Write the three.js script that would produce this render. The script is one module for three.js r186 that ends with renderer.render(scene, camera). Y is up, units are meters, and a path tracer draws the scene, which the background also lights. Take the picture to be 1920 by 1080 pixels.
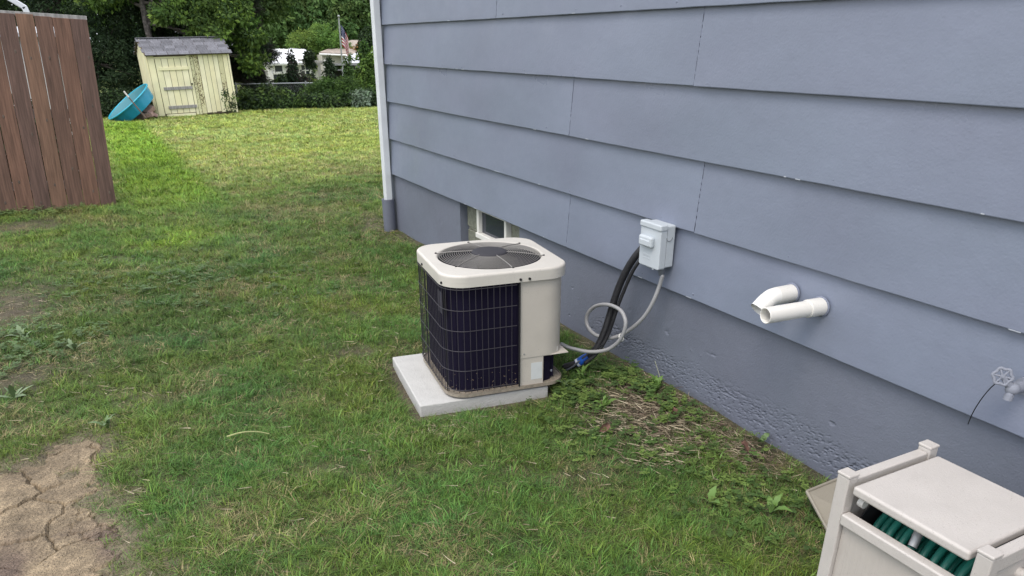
import * as THREE from 'three';
import { RoundedBoxGeometry } from 'three/addons/geometries/RoundedBoxGeometry.js';
import { mergeGeometries, mergeVertices } from 'three/addons/utils/BufferGeometryUtils.js';
import { ImprovedNoise } from 'three/addons/math/ImprovedNoise.js';

// ------------------------------------------------------------------ camera, sky, sun, exposure
const scene = new THREE.Scene();
const EYE = 1.61, FOCAL = 1400, CX = 960, CY = 720;            // a 4:3 picture cropped to 16:9: the optical axis lies low in the frame
const PITCH = Math.atan((CY - 80) / FOCAL), YAW = Math.atan((960 - 146) / Math.hypot(FOCAL, CY - 80));
const camera = new THREE.PerspectiveCamera(2 * Math.atan(720 / FOCAL) * 180 / Math.PI, 1920 / 1440, 0.05, 600);
camera.setViewOffset(1920, 1440, 0, 0, 1920, 1080);
camera.rotation.order = 'YXZ';
camera.position.set(0, EYE, 0);
camera.rotation.set(-PITCH, -YAW, 0);
camera.updateProjectionMatrix();
scene.add(camera);

const SUN_DIR = new THREE.Vector3(-0.45, 0.85, 0.30).normalize();
{ // an overcast sky: even grey, a little brighter towards the zenith and around the veiled sun
  const W = 512, H = 256, d = new Float32Array(W * H * 4), v = new THREE.Vector3();
  for (let j = 0; j < H; j++) for (let i = 0; i < W; i++) {
    const el = ((j + 0.5) / H - 0.5) * Math.PI, az = ((i + 0.5) / W - 0.5) * 2 * Math.PI;
    v.set(Math.cos(el) * Math.cos(az), Math.sin(el), Math.cos(el) * Math.sin(az));
    const up = Math.max(v.y, 0), k = Math.max(v.dot(SUN_DIR), 0);
    let L = 0.86 + 0.46 * up + 0.40 * Math.pow(k, 6);
    if (v.y < 0) L = 0.5;
    const o = (j * W + i) * 4;
    d[o] = L * 0.94; d[o + 1] = L * 0.985; d[o + 2] = L * 1.06; d[o + 3] = 1;
  }
  const t = new THREE.DataTexture(d, W, H, THREE.RGBAFormat, THREE.FloatType);
  t.mapping = THREE.EquirectangularReflectionMapping; t.magFilter = t.minFilter = THREE.LinearFilter; t.needsUpdate = true;
  scene.background = t; scene.environment = t;
}
const sun = new THREE.DirectionalLight(0xfff1de, 1.15);
sun.position.copy(SUN_DIR).multiplyScalar(40); sun.castShadow = true; sun.shadow.radius = 48;
Object.assign(sun.shadow.camera, { left: -30, right: 30, top: 30, bottom: -30, near: 1, far: 120 });
scene.add(sun, sun.target);

const renderer = new THREE.WebGLRenderer({ antialias: true });
renderer.toneMapping = THREE.LinearToneMapping;
renderer.toneMappingExposure = 1.6;
renderer.shadowMap.enabled = true;

// ------------------------------------------------------------------ helpers
const RNG = (s) => () => { s |= 0; s = s + 0x6D2B79F5 | 0; let t = Math.imul(s ^ s >>> 15, 1 | s); t = t + Math.imul(t ^ t >>> 7, 61 | t) ^ t; return ((t ^ t >>> 14) >>> 0) / 4294967296; };
const rnd = RNG(20240611), R = (a, b) => a + (b - a) * rnd();
const NZ = new ImprovedNoise(), nz = (x, y = 0, z = 0) => NZ.noise(x, y, z);
const fbm = (x, y, z = 0, o = 4) => { let s = 0, a = 0.5, f = 1; for (let i = 0; i < o; i++) { s += a * nz(x * f + 17.3 * i, y * f, z + 5.1 * i); a *= 0.5; f *= 2.03; } return s; };
const S = (a, b, x) => { const t = Math.min(1, Math.max(0, (x - a) / (b - a))); return t * t * (3 - 2 * t); };
const lerp = (a, b, t) => a + (b - a) * t, clamp = (x, a, b) => Math.min(b, Math.max(a, x));
const V = (x, y, z) => new THREE.Vector3(x, y, z);
const cp = Math.cos(PITCH), sp = Math.sin(PITCH), cyw = Math.cos(YAW), syw = Math.sin(YAW);
function at(px, py, z) {                                        // the point on the plane z = const that a pixel of the photograph (1920 wide) looks at
  const x = (px - CX) / FOCAL, y = -(py - CY) / FOCAL, fw = cp + y * sp, up = y * cp - sp;
  const r = [fw * syw + x * cyw, up, -fw * cyw + x * syw], t = z / r[2];
  return V(r[0] * t, EYE + r[1] * t, z);
}
// tileable value noise for textures
function tileNoise(seed) {
  const N = 256, a = new Float32Array(N * N), r = RNG(seed); for (let i = 0; i < N * N; i++) a[i] = r();
  const f = (x, y, p) => { const X = Math.floor(x), Y = Math.floor(y), u = x - X, v = y - Y, s = u * u * (3 - 2 * u), t = v * v * (3 - 2 * v), m = (k) => ((k % p) + p) % p; const g = (i, j) => a[m(j) * N + m(i)]; return lerp(lerp(g(X, Y), g(X + 1, Y), s), lerp(g(X, Y + 1), g(X + 1, Y + 1), s), t); };
  return (u, v, p, o = 4, q = p) => { let s = 0, w = 0.5, n = 0; for (let i = 0; i < o; i++) { s += w * f(u * p, v * p, p); n += w; w *= 0.55; p = Math.min(p * 2, 256); } return s / n; };
}
function tex(w, h, fn, srgb = false) {
  const d = new Uint8Array(w * h * 4);
  for (let j = 0; j < h; j++) for (let i = 0; i < w; i++) {
    const c = fn((i + 0.5) / w, (j + 0.5) / h), o = (j * w + i) * 4, g = typeof c === 'number';
    for (let k = 0; k < 3; k++) d[o + k] = clamp(Math.round(255 * (g ? c : c[k])), 0, 255);
    d[o + 3] = 255;
  }
  const t = new THREE.DataTexture(d, w, h); t.wrapS = t.wrapT = THREE.RepeatWrapping; t.magFilter = t.minFilter = THREE.LinearFilter;
  if (srgb) t.colorSpace = THREE.SRGBColorSpace; t.needsUpdate = true; return t;
}
const rep = (t, x, y = x) => { const c = t.clone(); c.repeat.set(x, y); c.needsUpdate = true; return c; };
const lin2s = (c) => c <= 0.0031308 ? 12.92 * c : 1.055 * Math.pow(c, 1 / 2.4) - 0.055;
const rgb = (r, g, b) => new THREE.Color().setRGB(r, g, b);

const taken = {};
function numbered(n) { taken[n] = (taken[n] ?? -1) + 1; return taken[n] ? n + '_' + String(taken[n]).padStart(3, '0') : n; }
function prep(g, keepUV) {
  g = g.index ? g.toNonIndexed() : g;
  for (const k of Object.keys(g.attributes)) if (!['position', 'normal', 'uv', 'color'].includes(k)) g.deleteAttribute(k);
  if (!g.attributes.normal) g.computeVertexNormals();
  if (!keepUV || !g.attributes.uv) {
    const p = g.attributes.position, n = g.attributes.normal, uv = new Float32Array(p.count * 2);
    for (let i = 0; i < p.count; i += 3) {
      let ax = 0, ay = 0, az = 0; for (let k = 0; k < 3; k++) { ax += Math.abs(n.getX(i + k)); ay += Math.abs(n.getY(i + k)); az += Math.abs(n.getZ(i + k)); }
      for (let k = 0; k < 3; k++) { const j = i + k, x = p.getX(j), y = p.getY(j), z = p.getZ(j);
        const q = ax >= ay && ax >= az ? [z, y] : ay >= az ? [x, z] : [x, y]; uv[j * 2] = q[0]; uv[j * 2 + 1] = q[1]; }
    }
    g.setAttribute('uv', new THREE.BufferAttribute(uv, 2));
  }
  return g;
}
function mk(name, geos, mat, parent, o = {}) {                  // one named mesh out of geometries
  geos = (Array.isArray(geos) ? geos : [geos]).map((g) => prep(g, o.uv));
  const g = geos.length > 1 ? mergeGeometries(geos) : geos[0];
  const m = new THREE.Mesh(g, mat); m.name = parent && parent !== scene ? name : numbered(name);
  m.castShadow = m.receiveShadow = true; (parent ?? scene).add(m); return m;
}
function share(name, g, mat, parent) { const m = new THREE.Mesh(g, mat); m.name = name; m.castShadow = m.receiveShadow = true; parent.add(m); return m; }
function tag(o, label, category, group, kind) { if (label) o.userData.label = label; if (category) o.userData.category = category; if (group) o.userData.group = group; if (kind) o.userData.kind = kind; return o; }
function thing(name, label, category, p = [0, 0, 0], turn = 0, group) {
  const g = new THREE.Group(); g.name = numbered(name); g.position.set(...p); g.rotation.y = turn; scene.add(g); return tag(g, label, category, group);
}
const struct = (name, geos, mat, label) => tag(mk(name, geos, mat, scene, { uv: true }), label, null, null, 'structure');
function bx(w, h, d, x, y, z, r = 0, rot) {                     // a box, its edges rounded by r
  const g = r ? new RoundedBoxGeometry(w, h, d, 2, Math.min(r, w / 2.05, h / 2.05, d / 2.05)) : new THREE.BoxGeometry(w, h, d);
  if (rot) g.applyMatrix4(new THREE.Matrix4().makeRotationFromEuler(new THREE.Euler(...rot)));
  g.translate(x, y, z); return g;
}
function cyl(r0, r1, a, b, seg = 20, open = false) {            // a cylinder from point a to point b
  const A = V(...a), B = V(...b), d = B.clone().sub(A), g = new THREE.CylinderGeometry(r1, r0, d.length(), seg, 1, open);
  g.applyQuaternion(new THREE.Quaternion().setFromUnitVectors(V(0, 1, 0), d.clone().normalize()));
  g.translate(...A.clone().add(B).multiplyScalar(0.5)); return g;
}
function tube(pts, r, seg = 60, rad = 10, cap = true) {
  const c = new THREE.CatmullRomCurve3(pts.map((p) => p.isVector3 ? p : V(...p)), false, 'centripetal'), g = [new THREE.TubeGeometry(c, seg, r, rad)];
  if (cap) for (const t of [0, 1]) { const s = new THREE.SphereGeometry(r * 0.98, rad, 6); s.translate(...c.getPoint(t)); g.push(s); }
  return mergeGeometries(g.map((q) => prep(q, true)));
}
function grid(nu, nv, fn, col) {                                // a surface over (u, v) in the unit square
  const pos = [], uv = [], idx = [], cl = [];
  for (let j = 0; j <= nv; j++) for (let i = 0; i <= nu; i++) { const p = fn(i / nu, j / nv); pos.push(p[0], p[1], p[2]); uv.push(p[3] ?? i / nu, p[4] ?? j / nv); if (col) cl.push(...col(p)); }
  for (let j = 0; j < nv; j++) for (let i = 0; i < nu; i++) { const a = j * (nu + 1) + i, b = a + 1, c = a + nu + 1, d = c + 1; idx.push(a, b, d, a, d, c); }
  const g = new THREE.BufferGeometry(); g.setAttribute('position', new THREE.Float32BufferAttribute(pos, 3)); g.setAttribute('uv', new THREE.Float32BufferAttribute(uv, 2));
  if (col) g.setAttribute('color', new THREE.Float32BufferAttribute(cl, 3));
  g.setIndex(idx); g.computeVertexNormals(); return g;
}
function instanced(name, geo, mat, list, parent) {              // list of [Matrix4, Color]
  const m = new THREE.InstancedMesh(geo, mat, list.length); m.name = parent && parent !== scene ? name : numbered(name);
  list.forEach(([a, c], i) => { m.setMatrixAt(i, a); m.setColorAt(i, c); }); m.castShadow = m.receiveShadow = true; (parent ?? scene).add(m); return m;
}

// ------------------------------------------------------------------ textures and materials
const TN = tileNoise(7), TM = tileNoise(91);
const T_mottle = tex(512, 512, (u, v) => { const a = TN(u, v, 4, 5), b = TM(u, v, 48, 3); const k = 0.93 + 0.10 * (a - 0.5) + 0.03 * (b - 0.5); const h = TM(u, v, 3, 3) - 0.5; return [k + 0.014 * h, k - 0.016 * h, k].map((q) => clamp(q, 0, 1)); }, true);
const T_fine = tex(512, 512, (u, v) => 0.5 + 0.7 * (TN(u, v, 64, 3) - 0.5) + 0.5 * (TM(u, v, 12, 3) - 0.5));
const T_rough = tex(256, 256, (u, v) => 0.62 + 0.5 * (TN(u, v, 6, 5) - 0.5));
const T_grit = tex(512, 512, (u, v) => { const n = TN(u, v, 128, 2), m = TM(u, v, 10, 5); const k = 0.84 + 0.30 * (m - 0.5) + 0.32 * (n - 0.5); return [k, k, k]; }, true);
const T_wood = tex(512, 1024, (u, v) => {                        // grain along v, a board's width across u
  const w = u + 0.05 * (TN(u, v, 4, 3) - 0.5); const rings = 0.5 + 0.5 * Math.sin(2 * Math.PI * (6 * w + 2.2 * TN(u, v * 0.999, 2, 2)) );
  const f = TM((u * 8) % 1, v, 16, 3), st = TN(u, v, 8, 4); const k = 0.78 + 0.07 * rings + 0.14 * (f - 0.5) + 0.34 * (st - 0.5);
  return [k, k * 0.985, k * 0.965]; }, true);
const T_woodB = tex(256, 256, (u, v) => 0.5 + 0.5 * (TM((u * 12) % 1, v, 8, 3) - 0.5) + 0.2 * (TN(u, v, 64, 2) - 0.5));
const T_chip = tex(512, 512, (u, v) => {                         // weathered house paint with flakes gone
  const a = TN(u, v, 6, 5), b = TM(u, v, 90, 2), chip = (b > 0.70 - 0.18 * S(0.5, 0.7, a)) && a > 0.44; const k = 0.9 + 0.16 * (TM(u, v, 5, 4) - 0.5);
  return chip ? [0.42, 0.38, 0.33] : [k, k, k * 0.97]; }, true);
const T_bark = tex(256, 512, (u, v) => { const k = 0.75 + 0.6 * (TM((u * 3) % 1, v * 0.5, 24, 3) - 0.5); return [k, k, k]; }, true);
const T_dust = tex(512, 512, (u, v) => { const a = TN(u, v, 5, 4), s = TM(u, v, 200, 1); const k = s > 0.93 && a > 0.5 ? 0.72 : 0.95 + 0.06 * (a - 0.5); return [k, k * 0.995, k * 0.985]; }, true);

const P = (o) => new THREE.MeshPhysicalMaterial(o), M = (o) => new THREE.MeshStandardMaterial(o);
const WALL = rgb(0.208, 0.237, 0.315);
const mat = {
  siding: [0, 1, 2].map((i) => M({ color: WALL.clone().multiplyScalar([1, 0.985, 1.015][i]), map: rep(T_mottle, 0.45, 0.8), roughness: 0.62, roughnessMap: rep(T_rough, 0.7), bumpMap: rep(T_fine, 2.2), bumpScale: 0.0007 })),
  chip: M({ color: rgb(0.40, 0.43, 0.48), roughness: 0.8 }),
  caulk: M({ color: rgb(0.18, 0.2, 0.27), roughness: 0.7 }),
  parging: M({ color: rgb(0.162, 0.180, 0.232), map: rep(T_mottle, 0.6), roughness: 0.66, bumpMap: rep(T_fine, 3.1), bumpScale: 0.0014 }),
  wallPaint: M({ color: rgb(0.155, 0.17, 0.218), map: rep(T_mottle, 1.2), roughness: 0.5, bumpMap: rep(T_fine, 6), bumpScale: 0.0008 }),
  dark: M({ color: rgb(0.012, 0.012, 0.014), roughness: 0.9 }),
  whiteMetal: M({ color: rgb(0.72, 0.76, 0.82), map: rep(T_dust, 2), roughness: 0.42 }),
  whiteVinyl: M({ color: rgb(0.75, 0.75, 0.73), map: rep(T_dust, 2), roughness: 0.5 }),
  pvc: P({ color: rgb(0.80, 0.79, 0.77), roughness: 0.33, map: rep(T_dust, 3) }),
  beige: M({ color: rgb(0.55, 0.515, 0.475), map: rep(T_dust, 2.2), roughness: 0.5, bumpMap: rep(T_fine, 6), bumpScale: 0.0005 }),
  cream: M({ color: rgb(0.60, 0.575, 0.54), map: rep(T_dust, 2.2), roughness: 0.42 }),
  wire: M({ color: rgb(0.034, 0.031, 0.04), roughness: 0.5 }),
  wireGrey: M({ color: rgb(0.22, 0.21, 0.20), roughness: 0.55 }),
  pan: M({ color: rgb(0.36, 0.31, 0.25), map: rep(T_grit, 6), roughness: 0.6 }),
  coil: P({ color: rgb(0.010, 0.008, 0.022), roughness: 0.8, specularIntensity: 0.2, bumpMap: rep(T_fine, 10, 1), bumpScale: 0.002 }),
  cap: M({ color: rgb(0.045, 0.042, 0.062), roughness: 0.7 }),
  fan: M({ color: rgb(0.014, 0.014, 0.017), roughness: 0.7 }),
  sticker: M({ color: rgb(0.66, 0.69, 0.72), map: rep(T_dust, 6), roughness: 0.4 }),
  concrete: M({ color: rgb(0.50, 0.497, 0.495), map: rep(T_dust, 4), roughness: 0.9, bumpMap: rep(T_fine, 4), bumpScale: 0.003 }),
  greyPlastic: M({ color: rgb(0.52, 0.57, 0.63), map: rep(T_dust, 5), roughness: 0.5 }),
  conduit: M({ color: rgb(0.30, 0.30, 0.31), roughness: 0.5 }),
  black: M({ color: rgb(0.010, 0.010, 0.013), roughness: 0.55, bumpMap: rep(T_fine, 6), bumpScale: 0.002 }),
  cable: M({ color: rgb(0.01, 0.01, 0.012), roughness: 0.45 }),
  thinGrey: M({ color: rgb(0.10, 0.11, 0.13), roughness: 0.5 }),
  blueTape: M({ color: rgb(0.012, 0.085, 0.42), roughness: 0.35 }),
  whiteTape: M({ color: rgb(0.6, 0.63, 0.7), roughness: 0.4 }),
  bib: M({ color: rgb(0.22, 0.235, 0.285), roughness: 0.7, bumpMap: rep(T_fine, 20), bumpScale: 0.0006 }),
  resin: M({ color: rgb(0.54, 0.51, 0.495), map: rep(T_dust, 3), roughness: 0.55, bumpMap: rep(T_fine, 14), bumpScale: 0.0007 }),
  resinWood: M({ color: rgb(0.50, 0.465, 0.44), map: rep(T_dust, 3), roughness: 0.6, bumpMap: rep(T_woodB, 4, 0.7), bumpScale: 0.0025 }),
  tanPlastic: M({ color: rgb(0.31, 0.285, 0.24), map: rep(T_dust, 3), roughness: 0.6 }),
  hose: M({ color: rgb(0.02, 0.19, 0.145), roughness: 0.4 }),
  brass: M({ color: rgb(0.45, 0.43, 0.4), roughness: 0.35, metalness: 0.7 }),
  soil: M({ vertexColors: true, map: rep(T_grit, 1.3), roughness: 1, bumpMap: rep(T_fine, 2.0), bumpScale: 0.02 }),
  clay: M({ vertexColors: true, map: rep(T_grit, 1.6), roughness: 1, bumpMap: rep(T_fine, 3.3), bumpScale: 0.014 }),
  bark: M({ color: rgb(0.13, 0.11, 0.095), map: rep(T_bark, 2, 0.6), roughness: 1, bumpMap: rep(T_bark, 2, 0.6), bumpScale: 0.03 }),
  leaf: P({ color: 0xffffff, roughness: 0.75, specularIntensity: 0.35, transmission: 0.3, thickness: 0, side: THREE.DoubleSide }),
  blade: P({ color: 0xffffff, roughness: 0.6, specularIntensity: 0.32, side: THREE.DoubleSide }),
  farBlade: P({ color: 0xffffff, roughness: 0.8, specularIntensity: 0.2, side: THREE.DoubleSide }),
  straw: M({ color: 0xffffff, roughness: 0.9, side: THREE.DoubleSide }),
  fence: [0, 1, 2, 3].map((i) => { const t = rep(T_wood, 6.6, 0.55); t.offset.set(0.23 * i, 0.31 * i); return M({ color: [rgb(0.25, 0.138, 0.10), rgb(0.205, 0.118, 0.09), rgb(0.275, 0.16, 0.112), rgb(0.19, 0.115, 0.096)][i], map: t, roughness: 0.8, bumpMap: rep(T_woodB, 5, 0.7), bumpScale: 0.003 }); }),
  greyWood: M({ color: rgb(0.42, 0.42, 0.43), map: rep(T_wood, 5, 0.6), roughness: 0.9, bumpMap: rep(T_woodB, 5, 0.7), bumpScale: 0.004 }),
  yellow: [0, 1, 2].map((i) => M({ color: [rgb(0.86, 0.81, 0.53), rgb(0.82, 0.78, 0.52), rgb(0.87, 0.83, 0.58)][i], map: rep(T_mottle, 1.1), roughness: 0.75 })),
  yellowWorn: [0, 1].map((i) => M({ color: [rgb(0.76, 0.72, 0.48), rgb(0.72, 0.7, 0.47)][i], map: rep(T_chip, 0.9 + 0.3 * i, 0.5), roughness: 0.85 })),
  shingle: [0, 1, 2].map((i) => M({ color: rgb(0.20, 0.20, 0.23).multiplyScalar([1, 0.82, 1.2][i]), map: rep(T_grit, 3), roughness: 0.95 })),
  pool: P({ color: rgb(0.010, 0.25, 0.40), roughness: 0.4, map: rep(T_dust, 1) }),
  poolIn: P({ color: rgb(0.09, 0.26, 0.31), roughness: 0.5, map: rep(T_dust, 1) }),
  handle: M({ color: rgb(0.16, 0.12, 0.10), map: rep(T_wood, 4, 1), roughness: 0.8 }),
  brick: M({ color: rgb(0.50, 0.33, 0.29), map: rep(T_grit, 3), roughness: 1 }),
  white: M({ color: rgb(0.78, 0.78, 0.76), map: rep(T_mottle, 0.7), roughness: 0.7 }),
  offWhite: M({ color: rgb(0.62, 0.60, 0.57), map: rep(T_mottle, 0.7), roughness: 0.7 }),
  roofWhite: M({ color: rgb(0.80, 0.81, 0.83), roughness: 0.5, map: rep(T_mottle, 0.3) }),
  roofGrey: M({ color: rgb(0.55, 0.56, 0.60), roughness: 0.6, map: rep(T_mottle, 0.3) }),
  roofTan: M({ color: rgb(0.42, 0.35, 0.30), roughness: 0.95, map: rep(T_grit, 0.8) }),
  trimGrey: M({ color: rgb(0.22, 0.22, 0.24), roughness: 0.7 }),
  glass: P({ color: rgb(0.9, 0.95, 0.95), roughness: 0.05, transmission: 1, thickness: 0, ior: 1.5 }),
  glassDark: P({ color: rgb(0.03, 0.035, 0.05), roughness: 0.08, specularIntensity: 1 }),
  block: P({ color: rgb(0.30, 0.31, 0.24), roughness: 0.16, map: rep(T_grit, 3), bumpMap: rep(T_fine, 5), bumpScale: 0.006 }),
  mortar: M({ color: rgb(0.55, 0.54, 0.42), roughness: 0.95, map: rep(T_grit, 4) }),
  galv: M({ color: rgb(0.36, 0.37, 0.38), roughness: 0.5, metalness: 0.5 }),
  deadLeaf: M({ color: rgb(0.20, 0.105, 0.08), roughness: 0.9, side: THREE.DoubleSide, map: rep(T_grit, 9) }),
};

// ------------------------------------------------------------------ the ground
const WX = 2.29;                                                 // face of the house wall
const inDirt = (x, z) => {                                       // the bare cracked clay at the lower left: > 0 inside
  const e = 0.14 * fbm(x * 3.1, z * 3.1, 2, 3) * 2 + 0.11 * nz(x * 9, z * 9, 4) + 0.05 * nz(x * 23, z * 23, 6);
  return Math.min(-0.33 - x + e + 0.10 * (z + 2.9), 3.32 + z + 0.25 * (x + 0.6) + e * 1.4);
};
function gy(x, z) {
  const d = -z; let y = -0.4 * S(7.5, 25, d) - 1.2 * S(26.2, 40, d);
  const near = 1 - S(9, 16, d);
  y += near * (0.020 * nz(x * 0.9, z * 0.9, 1) + 0.010 * nz(x * 3.1, z * 3.1, 2)) + 0.03 * (1 - near) * nz(x * 0.3, z * 0.3, 3);
  y += 0.045 * Math.exp(-(((x - 2.08) / 0.24) ** 2) - (((z + 2.62) / 0.4) ** 2)) + 0.02 * S(2.0, 2.29, x) * (1 - S(6, 7, d));
  const px = 1.46 - x, pz = z + 3.27, r = Math.hypot(px, pz);    // levelled under the slab
  y = lerp(-0.012, y, S(0.34, 0.6, r));
  const b = inDirt(x, z); if (b > -0.12 && d < 4.2) y -= 0.034 * S(-0.12, 0.04, b);
  return y;
}
const zone = {
  strip: (x, z) => S(0.0, 0.3, x + 0.08 * nz(z * 0.9, 3)) * (1 - S(0.95, 1.22, x + 0.12 * nz(z * 1.1, 8))) * S(7.2, 10.5, -z + 0.9 * nz(x * 2, z)) * (0.85 + 0.15 * S(0.4, 0.6, 0.5 + fbm(x * 1.5, z * 0.8, 51, 3))) * (1 - S(23, 25, -z)),
  fresh: (x, z) => Math.exp(-(((x - 0.42) / 0.42) ** 4) - (((z + 7.3) / 0.45) ** 4)),
  bare: (x, z) => Math.max(Math.exp(-(((x + 0.78) / 0.34) ** 2) - (((z + 5.75) / 0.6) ** 2)), 0.75 * Math.exp(-(((x + 0.62) / 0.28) ** 2) - (((z + 4.35) / 0.22) ** 2)), 0.8 * Math.exp(-(((x + 0.8) / 0.4) ** 2) - (((z + 8.55) / 0.35) ** 2))),
  mound: (x, z) => Math.max(Math.exp(-(((x - 2.03) / 0.26) ** 2) - (((z + 2.52) / 0.34) ** 2)), 0.85 * Math.exp(-(((x - 2.19) / 0.10) ** 2) - (((z + 2.02) / 0.22) ** 2)), 0.7 * S(2.17, 2.27, x + 0.03 * nz(z * 6, 1)) * S(1.2, 1.6, -z) * (1 - S(6.3, 6.8, -z))),
  edge: (x, z) => { const a = 0.139, dx = x - 1.46, dz = z + 3.27, u = Math.abs(dx * Math.cos(a) + dz * Math.sin(a)), v = Math.abs(-dx * Math.sin(a) + dz * Math.cos(a)); return 1 - S(0.335, 0.40, Math.max(u, v) + 0.02 * nz(x * 14, z * 14)); },
};
function bareness(x, z) {
  const n = 0.5 + fbm(x * 1.7, z * 1.7, 9, 4), m = 0.5 + fbm(x * 6, z * 6, 3, 3);
  let b = Math.max(0.95 * zone.bare(x, z) * (0.6 + 0.8 * m), zone.mound(x, z) * (0.65 + 0.6 * m), zone.edge(x, z));
  if (-z < 9) b = Math.max(b, 0.55 * S(0.66, 0.86, n) * m * 1.6);
  b = Math.max(b, 0.6 * Math.exp(-(((x - 2.2) / 0.2) ** 2) - (((z + 7) / 0.5) ** 2)));
  const e = inDirt(x, z); if (-z < 4.4) b = Math.max(b, 0.93 * S(-0.30, 0.06, e + 0.10 * (m - 0.5)));
  return clamp(b, 0, 1);
}
// what the lawn is like at a place: [r, g, b] of the living grass and a share of straw
function lawn(x, z) {
  const d = -z, a = 0.5 + fbm(x * 0.55, z * 0.55, 11, 4), b = 0.5 + fbm(x * 2.3, z * 2.3, 21, 3), far = S(7.6, 13.5, d + 2.2 * (b - 0.5) + 1.2 * nz(x * 0.9, z * 0.5, 77));
  const hue = fbm(x * 1.6, z * 1.6, 88, 3); let c = [lerp(0.080, 0.14, a) * (1 + 0.6 * hue), lerp(0.158, 0.222, a), lerp(0.034, 0.046, b) * (1 - 0.3 * hue)], dry = 0.13 + 0.55 * S(0.52, 0.74, b) + 0.1 * a;
  const st = Math.max(zone.strip(x, z), 0.9 * zone.fresh(x, z) * S(0.35, 0.6, b + 0.1));
  const y = far * (1 - st), yl = [lerp(0.28, 0.43, b), lerp(0.38, 0.48, b), lerp(0.09, 0.145, a)];
  c = c.map((q, k) => lerp(q, yl[k], 0.85 * y)); dry = lerp(dry, 0.22 + 0.35 * S(0.5, 0.72, b) + 0.35 * Math.exp(-(((x - 2.0) / 0.9) ** 2) - (((z + 12.5) / 3) ** 2)), y);
  const mid = S(5, 7, d) * (1 - far) * (1 - st); dry += 0.25 * mid * S(0.8, 1.8, x);
  const worn = Math.max(0.9 * Math.exp(-(((x - 1.55) / 0.75) ** 2) - (((z + 17.2) / 0.55) ** 2)), 0.7 * Math.exp(-(((x - 1.5) / 0.45) ** 2) - (((z + 8.2) / 0.35) ** 2)), 0.6 * S(0.62, 0.8, 0.5 + fbm(x * 0.8, z * 1.6, 63, 3)) * S(6, 9, d)) * S(0.35, 0.6, b + 0.12); c = c.map((q, k) => lerp(q, [0.15, 0.125, 0.06][k], 0.65 * worn)); dry += 0.3 * worn;
  const br = [0.20, 0.32, 0.042]; c = c.map((q, k) => lerp(q, br[k], st)); dry = lerp(dry, 0.04, st);
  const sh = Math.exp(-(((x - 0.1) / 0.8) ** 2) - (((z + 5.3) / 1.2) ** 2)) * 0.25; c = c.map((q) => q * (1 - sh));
  return { c, dry: clamp(dry, 0, 0.9) };
}
{
  const soilCol = (p) => {
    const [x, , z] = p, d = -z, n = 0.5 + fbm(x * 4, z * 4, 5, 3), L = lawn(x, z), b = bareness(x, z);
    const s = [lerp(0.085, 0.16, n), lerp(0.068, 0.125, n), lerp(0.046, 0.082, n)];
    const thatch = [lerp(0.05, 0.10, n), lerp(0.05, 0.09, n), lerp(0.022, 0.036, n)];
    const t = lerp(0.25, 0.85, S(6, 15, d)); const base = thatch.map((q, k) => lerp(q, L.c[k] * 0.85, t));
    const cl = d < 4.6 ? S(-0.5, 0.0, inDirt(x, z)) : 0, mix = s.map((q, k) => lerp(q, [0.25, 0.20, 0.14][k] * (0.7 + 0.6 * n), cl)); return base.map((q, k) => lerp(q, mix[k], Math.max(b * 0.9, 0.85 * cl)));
  };
  const axis = (list) => { const o = []; for (let i = 0; i < list.length - 1; i++) { const [a, s] = list[i], b = list[i + 1][0], n = Math.max(1, Math.round(Math.abs(b - a) / s)); for (let k = 0; k < n; k++) o.push(a + (b - a) * k / n); } o.push(list[list.length - 1][0]); return o; };
  const xs = axis([[-300, 60], [-60, 10], [-12, 1], [-4, 0.25], [-1.9, 0.028], [2.45, 0.4], [12, 1.5], [30, 10], [60, 60], [300]]);
  const zs = axis([[-400, 60], [-80, 6], [-44, 1.2], [-30, 0.35], [-12, 0.08], [-6, 0.028], [-1.5, 0.2], [2, 2], [12, 30], [160]]);
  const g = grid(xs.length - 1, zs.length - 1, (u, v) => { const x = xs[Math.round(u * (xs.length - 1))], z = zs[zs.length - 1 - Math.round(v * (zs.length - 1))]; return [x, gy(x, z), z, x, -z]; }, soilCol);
  tag(struct('lawn_ground', g, mat.soil, 'brown soil and thatch under the mown lawn'), null);
}
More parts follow.
